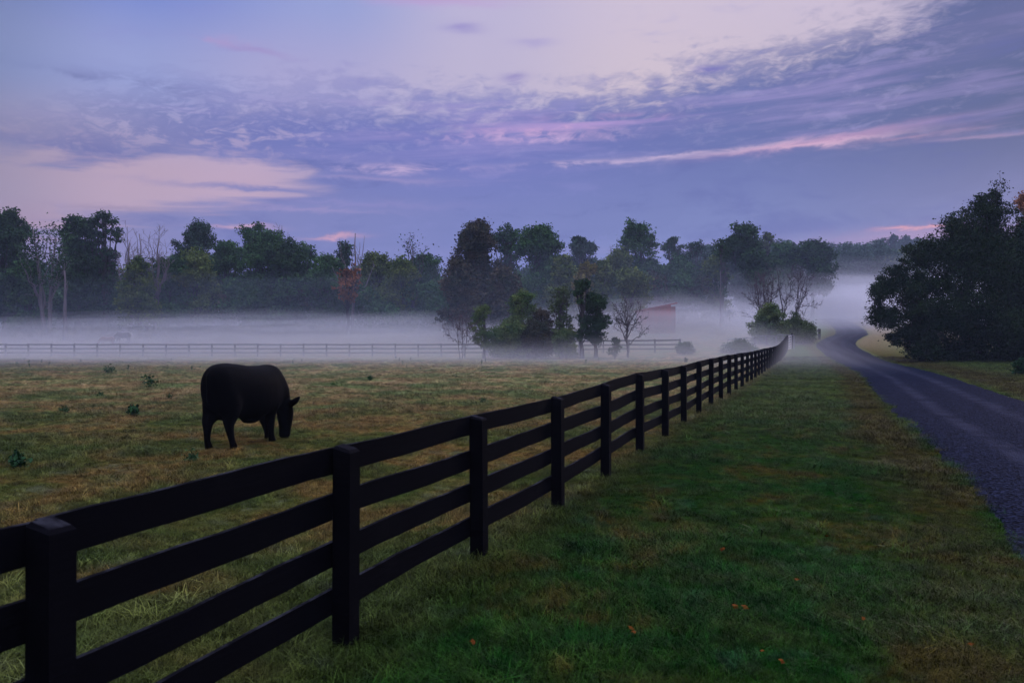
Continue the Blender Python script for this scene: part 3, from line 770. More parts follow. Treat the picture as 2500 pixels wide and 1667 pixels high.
tag(ho2, 'chestnut horse grazing at the left side of the white-tailed one', 'horse')

# ------------------------------------------------------------------ trees
def leaf_quads(C, size, rng, flat_=.0, aspect=.62):
    n = len(C)
    a = rng.normal(size=(n, 3)); a[:, 2] *= (1 - flat_); a /= np.linalg.norm(a, axis=1)[:, None]
    b = rng.normal(size=(n, 3)); b -= (b*a).sum(1)[:, None]*a; b /= np.linalg.norm(b, axis=1)[:, None]
    s = size*rng.uniform(.55, 1.35, n)[:, None]
    L, W2 = a*s*.5, b*s*.5*aspect
    k = rng.uniform(-.3, .3, (n, 1))
    return np.stack([C - L, C + W2 + L*k, C + L, C - W2 + L*k], 1)
def tubes(out, n=5, origin=None):
    mb = MB()
    for p, r in out: mb.tube(p, r, n)
    return mb
def leafy(name, x, top, wpx, Y, m, label, seed, kind='dense', cb=.22, leaf=.42, dens=1.0, bark='bark', group=None, base_dz=0, cat='tree', lobes=None, depth=None, nl=None, prof='round'):
    rng = np.random.RandomState(seed)
    X = PX(x, Y); z0 = G(X, Y) + base_dz
    H = ZT(top, Y) - z0; Wd = wpx/S*Y*(1.18 if Y > 110 else 1.05); r0 = Wd/2
    root = empty(name, (X, Y, z0)); tag(root, label, cat, group)
    if lobes is None:
        n = nl or int(14 + 4.6*H*(1-cb)/r0); L = []
        tries = 0
        while len(L) < n and tries < 900:
            tries += 1
            t_ = rng.uniform(cb, 1.0)
            u_ = (t_ - cb)/(1 - cb)
            if prof == 'round': env = math.sqrt(max(.03, 1 - (2*u_ - .85)**2/1.4))
            elif prof == 'cone': env = (1 - u_)*.95 + .08
            elif prof == 'vase': env = .35 + .75*u_ if u_ < .75 else .9*math.sqrt(max(0, 1 - (u_-.75)**2/.07)) 
            else: env = .75 + .25*math.sin(u_*3)
            th = rng.uniform(0, 6.283); rr = r0*env*math.sqrt(rng.uniform(.05, 1.0))
            lr = r0*(rng.uniform(.28, .48) if kind == 'dense' else rng.uniform(.22, .38))*(1.0 if prof != 'cone' else .8*(1.2-u_))
            rr = max(0, rr - lr*.55); zz = min(t_*H, H - lr*.7)
            L.append((rr*math.cos(th), rr*math.sin(th), zz, lr))
        L.append((rng.uniform(-.2, .2)*r0, 0, H - r0*.34, r0*.34)); L.append((rng.uniform(-.2, .2)*r0, 0, H - r0*.75, r0*.5))
    else:
        L = [((lx - x)/S*Y, ly, ZT(lyy, Y) - z0, lr/S*Y*1.12) for lx, lyy, lr, ly in lobes]
    # limbs
    out = []; mt = .02*H + .05
    tz = cb*H*.9 + .08*H
    main_top = max(l[2] for l in L)*.8
    tp = [np.array([0, 0, -.4])]; nst = 7
    for i in range(1, nst+1):
        tp.append(np.array([rng.normal(0, .018*H)*i/nst*1.4, rng.normal(0, .018*H)*i/nst*1.4, main_top*i/nst]))
    tp = np.array(tp); tr = np.linspace(mt*1.15, mt*.25, nst+1); tr[0] *= 1.35
    out.append((tp, tr))
    limb = []
    for (lx, ly, lz, lr) in L:
        st_z = min(max(lz*.55, tz*.7), main_top*.92)
        i = np.searchsorted(tp[:, 2], st_z) - 1; i = max(0, min(i, nst-1)); fr_ = (st_z - tp[i, 2])/(tp[i+1, 2] - tp[i, 2])
        s_ = tp[i]*(1-fr_) + tp[i+1]*fr_; e_ = np.array([lx, ly, lz]); m_ = (s_ + e_)/2 + np.array([(lx - s_[0])*.12, (ly - s_[1])*.12, -.06*np.linalg.norm(e_ - s_)]) + rng.normal(0, .03*Wd, 3)
        rr0 = mt*.38
        limb.append((np.array([s_, (s_+m_)/2 + rng.normal(0, .01*Wd, 3), m_, (m_+e_)/2 + rng.normal(0, .015*Wd, 3), e_]), np.linspace(rr0, rr0*.3, 5)))
        for k in range(5 if kind != 'dense' else 3):
            d = rng.normal(size=3); d[2] = abs(d[2])*.8; d /= np.linalg.norm(d)
            limb.append((np.array([m_*.3+e_*.7, e_ + d*lr*.5 + rng.normal(0, .06*lr, 3), e_ + d*lr*1.05]), np.array([rr0*.3, rr0*.2, rr0*.08])))
    tb = tubes(out, 7).build('trunk', M[bark], root, True)
    tubes(limb, 4).build('limbs', M[bark], root, True)
    C = []
    for (lx, ly, lz, lr) in L:
        area = 12.6*lr*lr
        n = int(area*dens*(1.9 if kind == 'dense' else 1.0)/(leaf*leaf*.31) * .55) + 6
        k = 13 if kind == 'dense' else 9
        sub = rng.normal(size=(k, 3)); sub /= np.linalg.norm(sub, axis=1)[:, None]
        sub *= rng.uniform(.45, 1.05, (k, 1)); sub[:, 2] *= .9
        wgt = rng.uniform(.3, 1.0, k); wgt /= wgt.sum()
        pick = rng.choice(k, n, p=wgt)
        sig = rng.uniform(.15, .27, k)[pick][:, None]
        off_ = np.clip(rng.normal(size=(n, 3)), -2.0, 2.0)*sig*np.array([1.15, 1.15, .8])
        out_ = sub[pick]*np.abs(rng.normal(0, .16, (n, 1)))
        C.append(np.array([lx, ly, lz]) + lr*(sub[pick] + off_ + out_))
        if kind == 'dense':
            nf = n//5; C.append(np.array([lx, ly, lz]) + np.clip(rng.normal(0, 1, (nf, 3)), -2, 2)*lr*.36)
    C = np.concatenate(C)
    C = C[C[:, 2] > .1]
    me = quads_mesh('crown', leaf_quads(C, leaf, rng))
    link('crown', me, M[m], root)
    return root
def bez(s_, c_, e_, n, rng, j):
    t_ = np.linspace(0, 1, n)[:, None]
    p = s_*(1-t_)**2 + 2*c_*t_*(1-t_) + e_*t_**2
    p[1:-1] += rng.normal(0, j, (n-2, 3)); return p
def bare(name, x, top, wpx, Y, label, seed, limbs=7, sub=7, twig=4, bark='palebark', leaves=None, nl=2, leaf=.3, group=None, stems=1, lean=0, thick=.02, cat='tree', t0=.25, t1=.6, droop=.35, sig=.035):
    """leafless or thin-leaved tree: stems, limbs fanning to the outline, side branches, twigs"""
    rng = np.random.RandomState(seed)
    X = PX(x, Y); z0 = G(X, Y); H = ZT(top, Y) - z0; hw = wpx/S*Y/2
    root = empty(name, (X, Y, z0)); tag(root, label, cat, group)
    big = []; small = []; tips = []; rmin = Y*.00019
    for st in range(stems):
        off_ = 0 if stems == 1 else (st/(stems-1) - .5)*2
        base_ = np.array([off_*hw*.12, rng.normal(0, .1)*(stems > 1), -.3]); topt = np.array([off_*hw*.45 + lean*H, rng.normal(0, .08*hw), H*rng.uniform(.80, .95)])
        tr = bez(base_, np.array([base_[0] + (topt[0]-base_[0])*.25, base_[1], H*.45]), topt, 9, rng, H*.006)
        r0 = H*thick*(1 if stems == 1 else .7)
        rr_ = np.linspace(r0, r0*.22, 9); rr_[0] *= 1.3
        big.append((tr, np.maximum(rr_, rmin)))
        nl_ = max(2, int(round(limbs/stems)) if stems > 1 else limbs)
        for i in range(nl_):
            a_ = ((i + rng.uniform(.1, .9))/nl_*2 - 1); a_ = a_*.5 + off_*.5 if stems > 1 else a_
            tt = rng.uniform(t0, t1); k = tt*8; i0 = int(k); s_ = tr[i0]*(1-k+i0) + tr[i0+1]*(k-i0)
            e_ = np.array([a_*hw + lean*H*.5, rng.uniform(-.7, .7)*hw, H*(1 - droop*a_*a_)*rng.uniform(.78, 1.0)])
            c_ = np.array([s_[0] + (e_[0]-s_[0])*.6, s_[1] + (e_[1]-s_[1])*.6, s_[2] + (e_[2]-s_[2])*.38])
            L = np.linalg.norm(e_ - s_); p = bez(s_, c_, e_, 9, rng, L*.02)
            rl_ = r0*(.55 - .25*tt); rl = np.maximum(np.linspace(rl_, rl_*.18, 9), rmin); big.append((p, rl)); tips.append(e_)
            for j in range(sub):
                t_ = rng.uniform(.22, .97); k = t_*8; q0 = min(int(k), 7); s2 = p[q0]*(1-k+q0) + p[q0+1]*(k-q0); d = p[q0+1] - p[q0]; d /= np.linalg.norm(d)
                n_ = rng.normal(size=3); n_ -= n_.dot(d)*d; n_ /= np.linalg.norm(n_)
                dd = d*.75 + n_*.85 + np.array([0, 0, .15]); dd /= np.linalg.norm(dd); l2 = L*rng.uniform(.14, .34)*(1.1 - .5*t_)
                e2 = s2 + dd*l2 + np.array([0, 0, .1*l2]); p2 = bez(s2, s2 + dd*l2*.55 - np.array([0, 0, .04*l2]), e2, 5, rng, l2*.035)
                r2 = rl[q0]*.5; small.append((p2, np.maximum(np.linspace(r2, r2*.3, 5), rmin*.8))); tips.append(e2)
                for m_ in range(twig):
                    u_ = rng.uniform(.3, 1); k2 = u_*4; q2 = min(int(k2), 3); s3 = p2[q2]*(1-k2+q2) + p2[q2+1]*(k2-q2)
                    d3 = dd*.8 + rng.normal(0, .55, 3) + np.array([0, 0, .12]); d3 /= np.linalg.norm(d3); l3 = l2*rng.uniform(.22, .5)
                    e3 = s3 + d3*l3; small.append((np.array([s3, s3 + d3*l3*.5 + rng.normal(0, l3*.05, 3), e3]), np.array([1, .8, .5])*rmin*.75)); tips.append(e3)
    zmax = max(p[:, 2].max() for p, r in big + small); F = np.array([1, 1, H/zmax])
    big = [(p*F, r) for p, r in big]; small = [(p*F, r) for p, r in small]; tips = [t_*F for t_ in tips]
    tubes(big, 6).build('trunk', M[bark], root, True)
    tubes(small, 4).build('branches', M[bark], root, True)
    if leaves:
        T = np.array(tips); C = np.repeat(T, nl, 0) + rng.normal(0, H*sig + leaf*.3, (len(T)*nl, 3))
        link('crown', quads_mesh('crown', leaf_quads(C, leaf, rng)), M[leaves], root)
    return root

TL = 'trees of the wood behind the mist'
rows = [  # x, top, width, Y, leaves, kind, crown base, profile, label
 (12, 492, 120, 128, 'dark', 'dense', .15, 'round', 'tall dark tree cut by the left edge of the picture'),
 (70, 600, 90, 126, 'green', 'dense', .1, 'round', 'low green tree between the edge tree and the pale forked trunk'),
 (178, 495, 92, 132, 'dark', 'dense', .15, 'vase', 'tall dense dark tree right of the pale forked trunk'),
 (240, 490, 80, 134, 'dark', 'open', .2, 'vase', 'tall ragged open-crowned tree just left of the big dead trees'),
 (215, 575, 120, 136, 'dark', 'dense', .1, 'round', 'broad dark lower tree beneath the tall ragged pair at left'),
 (322, 596, 80, 128, 'olive', 'dense', .1, 'round', 'rounded olive tree at the foot of the big dead trees'),
 (392, 590, 90, 134, 'green', 'dense', .1, 'round', 'green tree right of the big dead trees'),
 (455, 515, 92, 146, 'blue', 'dense', .42, 'round', 'round-headed tree standing alone against the sky left of centre'),
 (450, 584, 100, 136, 'olive', 'dense', .1, 'round', 'bushy olive green tree below the round-headed one'),
 (523, 562, 90, 142, 'green', 'dense', .1, 'round', 'mid green tree left of the broad dark tree'),
 (602, 528, 120, 138, 'green', 'dense', .08, 'round', 'broad dark green tree with thin dead spikes above it'),
 (660, 560, 90, 136, 'dark', 'dense', .08, 'round', 'dark tree on the right shoulder of the broad spiky tree'),
 (700, 560, 80, 144, 'green', 'open', .15, 'round', 'thin-topped green tree right of the spiky tree'),
 (752, 590, 90, 138, 'green', 'dense', .08, 'round', 'green tree in front of the leaning dead tree'),
 (790, 556, 62, 148, 'blue', 'open', .3, 'round', 'small bluish leafy top beside the leaning dead tree'),
 (800, 612, 56, 130, 'rust', 'open', .5, 'round', 'small rusty orange tree low in the wood'),
 (872, 588, 90, 142, 'olive', 'dense', .08, 'round', 'olive tree right of the leaning dead tree'),
 (925, 596, 80, 138, 'olive', 'dense', .08, 'round', 'olive green tree below the half bare one'),
 (975, 590, 90, 146, 'green', 'dense', .08, 'round', 'green tree left of the big bronze tree'),
 (1095, 516, 120, 124, 'brown', 'dense', .06, 'round', 'big bronze leaved tree at the middle of the wood'),
 (1052, 600, 84, 118, 'brown', 'dense', .06, 'round', 'lower bronze tree on the left skirt of the big one'),
 (1165, 516, 86, 146, 'blue', 'open', .2, 'vase', 'bluish tree showing just behind the big bronze tree'),
 (1236, 520, 122, 138, 'green', 'dense', .08, 'round', 'broad green tree right of the big bronze tree'),
 (1160, 620, 90, 118, 'brown', 'dense', .06, 'round', 'dull bronze shrubby tree low between bronze and green giants'),
 (1296, 588, 74, 130, 'olive', 'dense', .08, 'round', 'olive tree left of the bright yellow one'),
 (1336, 546, 72, 150, 'blue', 'dense', .2, 'round', 'dark round tree behind the yellow one'),
 (1345, 604, 50, 124, 'yellow', 'dense', .35, 'round', 'bright yellow tree in the middle of the wood'),
 (1384, 600, 54, 126, 'olive', 'dense', .2, 'round', 'yellowish green tree right of the bright yellow one'),
 (1420, 576, 84, 140, 'olive', 'dense', .08, 'round', 'olive tree left of the round oak'),
 (1478, 517, 122, 142, 'green', 'dense', .1, 'vase', 'large round dark tree left of the barn roof line'),
 (1452, 622, 90, 124, 'olive', 'dense', .06, 'round', 'shrubby olive tree low beneath the large round tree'),
 (1548, 545, 64, 152, 'blue', 'open', .1, 'round', 'slim bluish tree right of the large round tree'),
 (1598, 550, 64, 154, 'blue', 'open', .1, 'round', 'second slim bluish tree right of the large round tree'),
 (1560, 590, 80, 140, 'green', 'dense', .08, 'round', 'green tree above the red shed'),
 (1640, 590, 60, 140, 'olive', 'dense', .1, 'round', 'light olive tree left of the layered conifer'),
 (1658, 552, 66, 136, 'dark', 'open', .12, 'cone', 'layered dark conifer left of the tall round tree'),
 (1706, 516, 108, 160, 'dark', 'dense', .2, 'round', 'tall dark round tree behind the leafless multi-stemmed one'),
 (1762, 534, 46, 178, 'light', 'open', .35, 'round', 'thin pale green tree top right of the tall round one'),
 (1800, 562, 80, 170, 'green', 'dense', .25, 'round', 'green tree directly behind the leafless tree'),
 (1866, 556, 90, 168, 'dark', 'dense', .35, 'round', 'dark tree above the bend of the lane'),
 (1762, 590, 90, 184, 'green', 'dense', .3, 'round', 'pale green crown hanging behind the leafless stems'),
 (1925, 604, 80, 200, 'green', 'dense', .3, 'cone', 'bushy conifer right of the dark tree above the bend'),
 (2012, 585, 50, 190, 'dark', 'dense', .05, 'cone', 'small dark conifer below the far ridge'),
 (2062, 578, 80, 200, 'olive', 'dense', .1, 'round', 'rounded yellow green tree below the far ridge'),
 (2112, 590, 66, 196, 'green', 'dense', .1, 'round', 'green tree beside the near dark trees below the ridge')]
names = {'cone': 'conifer_tree'}
for i, (x, tp_, wd, Y, m, kd, cb, pf, lab) in enumerate(rows):
    nm = names.get(pf, {'yellow': 'yellow_tree', 'rust': 'autumn_tree', 'brown': 'bronze_tree'}.get(m, 'broadleaf_tree'))
    leafy(nm, x, tp_, wd, Y, m, lab, 100 + i, kd, cb, leaf=.40 if Y < 160 else .55, prof=pf, group=TL)
# dead and half-bare trees
bare('dead_tree', 106, 512, 112, 122, 'pale forked half-dead tree with leafy upper tips near the left edge', 301, 9, 7, 4, 'palebark', 'dark', 9, .38, TL, thick=.028, sig=.028, stems=2)
bare('dead_tree', 300, 508, 84, 128, 'left of the two big leafless trees against the sky', 302, 7, 7, 4, 'palebark', group=TL, thick=.020, lean=-.01)
bare('dead_tree', 345, 510, 120, 129, 'right and wider of the two big leafless trees against the sky', 303, 11, 9, 5, 'palebark', group=TL, thick=.020, stems=2, droop=.3)
bare('dead_tree', 812, 536, 112, 134, 'dead tree with a few long bare arms right of the broad spiky tree', 304, 6, 3, 2, 'palebark', group=TL, thick=.020, lean=.02, droop=.35)
bare('half_bare_tree', 948, 535, 104, 140, 'half bare tree with few bluish leaves left of the bronze tree', 305, 9, 7, 4, 'greybark', 'blue', 2, .42, TL, thick=.022, droop=.45)
bare('dead_tree', 628, 514, 90, 140, 'thin dead spikes sticking out above the broad dark green tree', 306, 8, 3, 2, 'greybark', group=TL, thick=.012, stems=3, droop=.1)
bare('dead_tree', 150, 604, 20, 118, 'broken pale snag in front of the dark left trees', 307, 2, 1, 1, 'palebark', group=TL, thick=.03, t0=.5, t1=.8)
bare('dead_tree', 1405, 562, 70, 146, 'faint twiggy bare top left of the large round tree', 308, 8, 6, 4, 'greybark', group=TL, thick=.014, stems=2)
bare('dead_tree', 1655, 622, 14, 126, 'thin pale dead trunk standing in the mist below the layered conifer', 309, 2, 1, 1, 'palebark', group=TL, thick=.018, t0=.5, t1=.8)

# the clump on the far fence line
CL = 'small trees and bushes along the far fence'
bare('sapling', 1062, 700, 88, 79, 'sparse purplish sapling at the left end of the fence-line clump', 401, 9, 6, 4, 'greybark', 'mauve', 2, .13, CL, stems=3, thick=.014, t0=.1, t1=.5, sig=.02)
leafy('small_tree', 1112, 703, 66, 79, 'soft', 'small open green tree second from left in the clump', 402, 'open', .25, .16, 1.0, 'greybark', CL, cat='tree')
leafy('small_tree', 1196, 672, 108, 80, 'soft', 'widest leafy tree of the clump with a light green top', 403, 'open', .18, .17, 1.05, 'greybark', CL)
leafy('small_tree', 1244, 712, 70, 79.5, 'brown', 'brownish thin tree in the middle of the clump', 410, 'open', .15, .16, 1.2, 'greybark', CL)
leafy('small_tree', 1290, 658, 66, 79, 'light', 'yellowish olive tree just left of the dark slender one', 404, 'open', .12, .16, 1.05, 'greybark', CL, prof='col')
leafy('small_tree', 1336, 645, 46, 77, 'dark', 'dark slender upright tree, tallest of the clump', 405, 'dense', .2, .17, 1.3, 'bark', CL, prof='col', nl=16)
leafy('small_tree', 1368, 674, 64, 77.5, 'dark', 'dark tree with reddish tint right of the slender one', 406, 'dense', .24, .17, 1.0, 'bark', CL)
bare('sapling', 1441, 666, 100, 77, 'lone nearly leafless tree with a fan of twigs right of the clump', 407, 13, 8, 5, 'greybark', 'brown', 1, .13, CL, thick=.018, t0=.2, t1=.55, sig=.015, droop=.5)
def bush(x, top, wpx, Y, m, label, seed, leaf=.16, kind='dense', group=None, dens=1.0, name='bush', cat='bush', nl=None):
    return leafy(name, x, top, wpx, Y, m, label, seed, kind, .05, leaf, dens, 'greybark', group, cat=cat, nl=nl)
bush(1170, 748, 120, 78, 'soft', 'low dark thicket under the widest tree of the clump', 420, .17, group=CL)
bush(1228, 742, 90, 77.5, 'brown', 'brownish thicket under the middle of the clump', 421, .17, group=CL)
bush(1300, 760, 70, 77.5, 'soft', 'dark low bush at the foot of the olive and slender trees', 422, .16, group=CL)
bush(1412, 776, 34, 76, 'dark', 'small dark bush between the clump and the lone tree', 423, .14, group=CL, kind='open')
bush(1572, 789, 46, 79, 'green', 'low grassy bush at the right end of the far fence', 424, .13)
bush(1695, 787, 90, 80, 'green', 'low spreading weeds in front of the leaning tube panel', 425, .13)
# clump by the gates
GC = 'trees and bushes beside the field gates'
bare('leafless_tree', 1756, 604, 100, 95, 'left leafless multi-stemmed tree rising from the leafy bush', 430, 15, 10, 7, 'greybark', group=GC, stems=3, thick=.018, t0=.2, t1=.7)
bare('leafless_tree', 1812, 608, 150, 97, 'right leafless tree with long limbs leaning towards the lane', 431, 16, 10, 7, 'greybark', group=GC, stems=2, thick=.017, lean=.03, t0=.2, t1=.6, droop=.5)
bush(1762, 704, 84, 92, 'soft', 'dark leafy bush at the foot of the leafless trees', 432, .19, group=GC, dens=1.2)
bush(1836, 728, 84, 94, 'light', 'bright green bush between the gates and the lane', 433, .19, group=GC, dens=1.2)

# near right trees
RT = 'near dark trees right of the lane'
nY = 70.0
leafy('dark_tree', 2215, 415, 330, nY, 'ntree', 'large dark tree right of the lane with a ragged pointed top', 501, 'dense', .05, .20, .85, 'bark', RT,
      lobes=[(2283, 448, 14, 0), (2262, 470, 26, 0), (2290, 500, 34, .6), (2240, 505, 38, -.5), (2190, 520, 38, .4), (2165, 565, 44, 0), (2225, 565, 60, -1.2), (2290, 575, 60, .8), (2140, 620, 48, -.6),
             (2200, 640, 66, -1.6), (2275, 650, 70, -1.2), (2330, 640, 60, 0), (2130, 680, 52, 0), (2190, 720, 62, -1.8), (2260, 730, 66, -2.0), (2325, 720, 60, -1), (2140, 752, 46, -.8), (2200, 780, 50, -1.8),
             (2265, 785, 52, -2), (2330, 785, 50, -1), (2110, 790, 28, 0), (2155, 803, 30, -1), (2108, 575, 26, 0), (2300, 545, 30, 1.2), (2230, 810, 30, -1.5), (2290, 812, 30, -1.5)])
leafy('dark_tree', 2118, 608, 170, 68, 'ntree', 'lower leafy tree with drooping leaves leaning out towards the lane', 502, 'open', .05, .17, 1.9, 'bark', RT,
      lobes=[(2045, 640, 26, 0), (2085, 650, 36, .5), (2030, 670, 28, 0), (2060, 695, 40, -.5), (2025, 715, 30, 0), (2090, 720, 46, -.8), (2050, 745, 34, 0), (2085, 770, 32, -.5), (2012, 722, 20, .3), (2112, 660, 36, .5), (2100, 790, 20, 0), (2120, 745, 40, -.5), (2080, 612, 18, .3), (2095, 800, 30, -.8), (2120, 812, 26, -1), (2062, 782, 22, -.5)])
leafy('dark_tree', 2400, 490, 200, 72, 'ntree', 'dark tree filling the right edge of the picture', 503, 'dense', .05, .22, 1.1, 'bark', RT)
leafy('autumn_tree', 2385, 440, 120, 88, 'rust', 'tall orange autumn tree peeping behind the right edge', 504, 'dense', .3, .24, .9, 'bark', RT)
bare('sapling', 2284, 404, 84, 69.5, 'thin bent twig stem poking above the large dark tree', 505, 9, 5, 3, 'bark', 'ntree', 6, .17, RT, thick=.004, t0=.80, t1=.95, sig=.009, lean=.01)
leafy('bush', 2356, 822, 60, 44, 'weed', 'small dark leafy bush at the right edge by the lane', 506, 'open', .05, .12, 1.4, 'bark', cat='bush')

# woodland edge mass and far ridge
def mass(name, spots, m, label, seed, leaf, dens=1.0):
    rng = np.random.RandomState(seed); C = []
    for X, Y, z, r in spots:
        n = int(12.6*r*r*dens/(leaf*leaf*.31)*.45)
        d = rng.normal(size=(n, 3)); d /= np.linalg.norm(d, axis=1)[:, None]; d[:, 2] = np.where(d[:, 2] < -.3, -d[:, 2], d[:, 2])
        sub = rng.normal(size=(8, 3)); sub /= np.linalg.norm(sub, axis=1)[:, None]; prox = (d @ sub.T).max(1)
        C.append(np.array([X, Y, z]) + d*(r*(rng.uniform(.4, 1, n)**.5)*(1 + .3*(prox - .6)))[:, None])
    C = np.concatenate(C); C = C[C[:, 2] > gz(C[:, 0], C[:, 1]) - .3]
    o = link(name, quads_mesh(name, leaf_quads(C, leaf, rng)), M[m]); tag(o, label, kind='stuff'); return o
rr = np.random.RandomState(77)
def strip(n, y0, y1, x0, x1, hmin, hmax, rmin, rmax):
    sp = []
    for i in range(n):
        Y = rr.uniform(y0, y1); x = rr.uniform(x0, x1); X = PX(x, Y); r = rr.uniform(rmin, rmax)
        sp.append((X, Y, G(X, Y) + rr.uniform(hmin, hmax), r))
    return sp
mass('undergrowth', strip(300, 134, 152, -300, 1640, .5, 7.5, 1.6, 3.2), 'green', 'dark shrubby undergrowth along the foot of the wood', 601, .5)
mass('undergrowth', strip(170, 136, 154, -300, 1640, 1, 8.0, 1.6, 3.0), 'brown', 'bronze tinted shrubs mixed along the foot of the wood', 602, .5)
mass('woodland', strip(250, 160, 178, -350, 1640, 1, 9.0, 2.4, 4.2) + strip(170, 190, 215, 1600, 2060, 3, 16.0, 2.6, 4.4), 'blue', 'bluish wood filling the gaps behind the front trees', 603, .7)
sp = []
for i in range(300):
    Y = rr.uniform(225, 300); x = rr.uniform(1840, 2500); X = PX(x, Y)
    sp.append((X, Y, min(G(X, Y) + rr.uniform(2, 15), ZT(566 + rr.uniform(0, 60) - 16*math.sin((x-1880)/130), Y)), rr.uniform(2.6, 4.4)))
mass('ridge_wood', sp, 'dark', 'hazy wooded ridge beyond the bend of the lane', 604, .9)
RG = 'taller trees standing out of the hazy ridge'
for i, (x, tp_, wd, lab) in enumerate([(1905, 560, 50, 'hazy ridge tree farthest left, next to the dark tree above the bend'), (1962, 556, 60, 'wide hazy ridge tree, second from the left end of the ridge'),
        (2020, 548, 56, 'hazy ridge tree straight above the small dark conifer'), (2050, 542, 40, 'slim hazy tree making the highest point of the ridge'), (2078, 545, 50, 'hazy ridge tree just right of the highest slim one'),
        (2110, 548, 50, 'hazy ridge tree beside the edge of the large near tree'), (1990, 560, 46, 'low hazy ridge tree between the wide one and the one above the conifer'), (2140, 556, 50, 'hazy ridge tree half hidden behind the large near tree')]):
    leafy('ridge_tree', x, tp_, wd, 245 + 6*(i % 3), 'blue', lab, 700 + i, 'open', .25, .75, 1.0, 'bark', RG)

# ------------------------------------------------------------------ weeds and small things in the field
def weed(x, y, hpx, wpx, label, seed, m='weed', group=None, name='weed', tall=False):
    rng = np.random.RandomState(seed)
    Y = CH*S/(y - HY)
    X = PX(x, Y); z0 = G(X, Y); Y = (CH - z0)*S/(y - HY); X = PX(x, Y); z0 = G(X, Y)
    H = hpx/S*Y; Wd = wpx/S*Y
    root = empty(name, (X, Y, z0)); tag(root, label, 'weed', group)
    out = []; C = []
    ns = 2 if tall else 9
    for i in range(ns):
        a = rng.uniform(0, 6.283); ln = rng.uniform(.1, 1.0)*Wd*.5*(0.4 if tall else 1); hh = H*rng.uniform(.6, 1.0)*(1 - .35*(ln/(Wd*.5+1e-6)) if not tall else 1)
        p = np.array([(0, 0, -.03), (math.cos(a)*ln*.35, math.sin(a)*ln*.35, hh*.5), (math.cos(a)*ln, math.sin(a)*ln, hh)])
        out.append((p, [.006, .005, .002]))
        k = int(16 if not tall else 12); t_ = rng.uniform(.2, 1, k)[:, None]
        C.append((p[0]*(1-t_)**2 + 2*p[1]*t_*(1-t_) + p[2]*t_**2) + rng.normal(0, max(.05, Wd*.10) if not tall else .03, (k, 3)))
    C = np.concatenate(C); C[:, 2] = np.abs(C[:, 2])
    tubes(out, 4).build('stem', M['weed'], root)
    link('leaves', quads_mesh('leaves', leaf_quads(C, min(.13, max(.06, H*.3)), rng, aspect=.5)), M[m], root)
for a in [(251, 858, 24, 34, 'dark weed clump, farther of the two left of the cow', 1, 'weed'),
          (343, 889, 34, 52, 'largest weed clump in the pasture left of the cow', 2, 'weed'),
          (308, 957, 36, 30, 'small upright leafy weed left of the cow rump', 3, 'weed'),
          (145, 947, 16, 34, 'low green weed patch at the left of the pasture', 4, 'weed'),
          (42, 1075, 48, 30, 'tall dark weed near the left edge above the fence rail', 5, 'weed'),
          (388, 917, 12, 20, 'small green weed nearest left of the cow back', 6, 'weed'),
          (228, 912, 14, 22, 'little green tuft weed between the bigger clumps', 7, 'weed'),
          (438, 1060, 26, 26, 'low broad-leaved weed behind the cow hind feet', 8, 'weed'),
          (850, 873, 14, 14, 'small dark weed standing right of the cow', 9, 'weed'),
          (1110, 925, 12, 22, 'small green weed low in the golden part of the pasture', 10, 'weed'),
          (1045, 867, 8, 16, 'small dark weed above the golden pasture', 11, 'weed'),
          (767, 884, 10, 26, 'flat green weed patch right of the cow shoulder', 12, 'green'),
          (1575, 832, 14, 8, 'tiny bushy weed just above the black fence top rail', 13, 'weed')]:
    weed(*a)
r3 = random.Random(9)
for i in range(34):
    weed(r3.uniform(30, 1560), r3.uniform(826, 850), r3.uniform(5, 13), r3.uniform(3, 9), 'tiny dark weed stalk dotting the pale far edge of the pasture', 50+i, 'weed', 'weed stalks dotting the far edge of the pasture', 'weed_stalk', True)
# fallen leaves on the verge
lf = MB(); n_ = 9
ang = [2*math.pi*k_/n_ for k_ in range(n_)]
lf.add([(0, 0, .012)] + [(.024*math.cos(a_)*(1.25 if k_ % 2 == 0 else .8), .020*math.sin(a_)*(1.2 if k_ % 2 == 0 else .8), .006*math.sin(3*a_) + .0) for k_, a_ in enumerate(ang)], [(0, k_+1, (k_+1) % n_ + 1) for k_ in range(n_)])
lm = None
for i, (x, y) in enumerate([(1450, 1447), (1456, 1456), (1086, 1478), (1797, 1523), (1752, 1500), (1690, 1395), (1712, 1396), (1310, 1610), (2230, 1478), (1900, 1230), (1985, 1420), (1830, 1330), (1660, 1260)]):
    Y = CH*S/(y - HY); X = PX(x, Y)
    if lm is None: o = lf.build('fallen_leaf', M['fallen']); lm = o.data
    else: o = bpy.data.objects.new('fallen_leaf', lm); col.objects.link(o)
    o.location = (X, Y, G(X, Y) + .075); o.rotation_euler = (r3.uniform(-.6, .3), r3.uniform(-.5, .5), r3.uniform(0, 6)); o.scale = [r3.uniform(.8, 1.2)]*3
    tag(o, 'curled orange leaf fallen on the dark verge grass', 'leaf', 'fallen orange leaves on the verge')

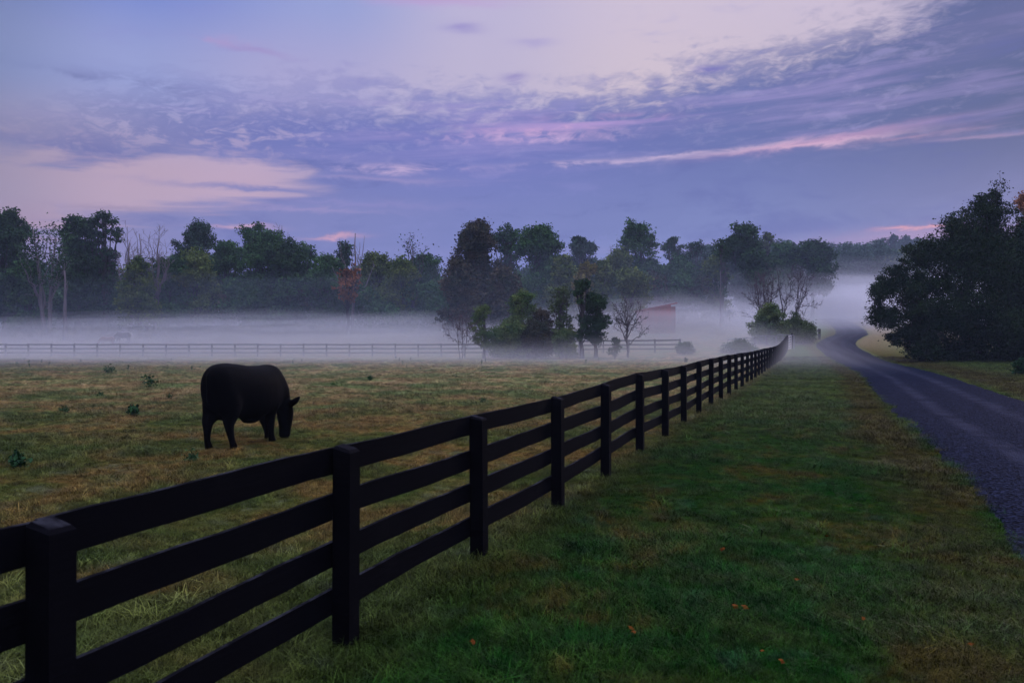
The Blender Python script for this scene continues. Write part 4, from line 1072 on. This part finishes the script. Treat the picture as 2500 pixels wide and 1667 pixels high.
# ------------------------------------------------------------------ air: even haze, and the ground mist lying over the far pasture
def volmat(name, c, d, aniso=.0):
    m = bpy.data.materials.new(name); m.use_nodes = True; t = m.node_tree; t.nodes.clear()
    pv = t.nodes.new('ShaderNodeVolumePrincipled'); pv.inputs['Color'].default_value = (*c, 1); pv.inputs['Density'].default_value = d; pv.inputs['Anisotropy'].default_value = aniso
    o = t.nodes.new('ShaderNodeOutputMaterial'); t.links.new(pv.outputs[0], o.inputs['Volume'])
    m.cycles.homogeneous_volume = True
    return m
hz = MB(); hz.box((0, 280, 24), (1060, 690, 60)); hz_o = hz.build('haze', volmat('haze_air', (.62, .76, 1.0), .0003)); tag(hz_o, 'thin bluish morning haze in the air', kind='stuff')
def fog_sheet(i, y_front, h, dens, ramp, seed, y_back=262):
    xs_ = np.linspace(-300, 300, 90); ys_ = np.concatenate([np.linspace(0, 60, 30), np.linspace(64, y_back - y_front + 60, 30)])
    A, T = np.meshgrid(xs_, ys_)
    front = y_front + 14*(fbm(A/38 + seed*3, A*0 + seed) - .5) + 58*sstep(A, 18, 46)
    Yv = front + T
    rise = 1 - np.exp(-T/ramp)
    hh = h*(.54 + .22*sstep(A, -10, 28) + 0.85*sstep(A, 24, 60))*(.45 + 1.1*fbm(A/30 + seed, Yv/22 + seed*2, 3))*rise
    hh = hh*(1 - sstep(Yv, y_back - 70, y_back))
    Zt = gz(A, Yv) + np.maximum(hh, .02); Zb = gz(A, Yv) - .9 - .01*i
    n1, n2 = A.shape; top_ = np.stack([A, Yv, Zt], -1).reshape(-1, 3); bot = np.stack([A, Yv, Zb], -1).reshape(-1, 3)
    id_ = np.arange(n1*n2).reshape(n1, n2); N_ = n1*n2; f = []
    qq = np.stack([id_[:-1, :-1], id_[:-1, 1:], id_[1:, 1:], id_[1:, :-1]], -1).reshape(-1, 4)
    f += qq.tolist() + (qq[:, ::-1] + N_).tolist()
    for r_ in ((id_[0, :], False), (id_[-1, :], True), (id_[:, 0], True), (id_[:, -1], False)):
        e, fl = r_
        for a, b_ in zip(e[:-1], e[1:]):
            t4 = (int(a), int(a)+N_, int(b_)+N_, int(b_))
            f.append(t4 if not fl else t4[::-1])
    me = bpy.data.meshes.new('ground_mist'); me.from_pydata(np.concatenate([top_, bot]).tolist(), [], f)
    me.polygons.foreach_set('use_smooth', [True]*len(me.polygons))
    o = link('ground_mist', me, volmat('mist', (.975, .972, .995) if i else (.66, .78, 1.0), dens, .35 if i else .1)); tag(o, 'pale low ground mist lying over the far pasture', kind='stuff')
    return o
for i, (yf, h, dn, rp) in enumerate([(60, 30., .0010, 60), (36, 11.5, .0018, 80), (42, 10.5, .0026, 70), (48, 9.4, .0038, 60), (54, 8.2, .0056, 50), (60, 7.4, .0072, 42), (66, 5.9, .0092, 34), (73, 4.6, .0110, 28), (80, 3.5, .0135, 24), (88, 2.7, .018, 20)]):
    fog_sheet(i, yf, h, dn, rp, i*1.7)
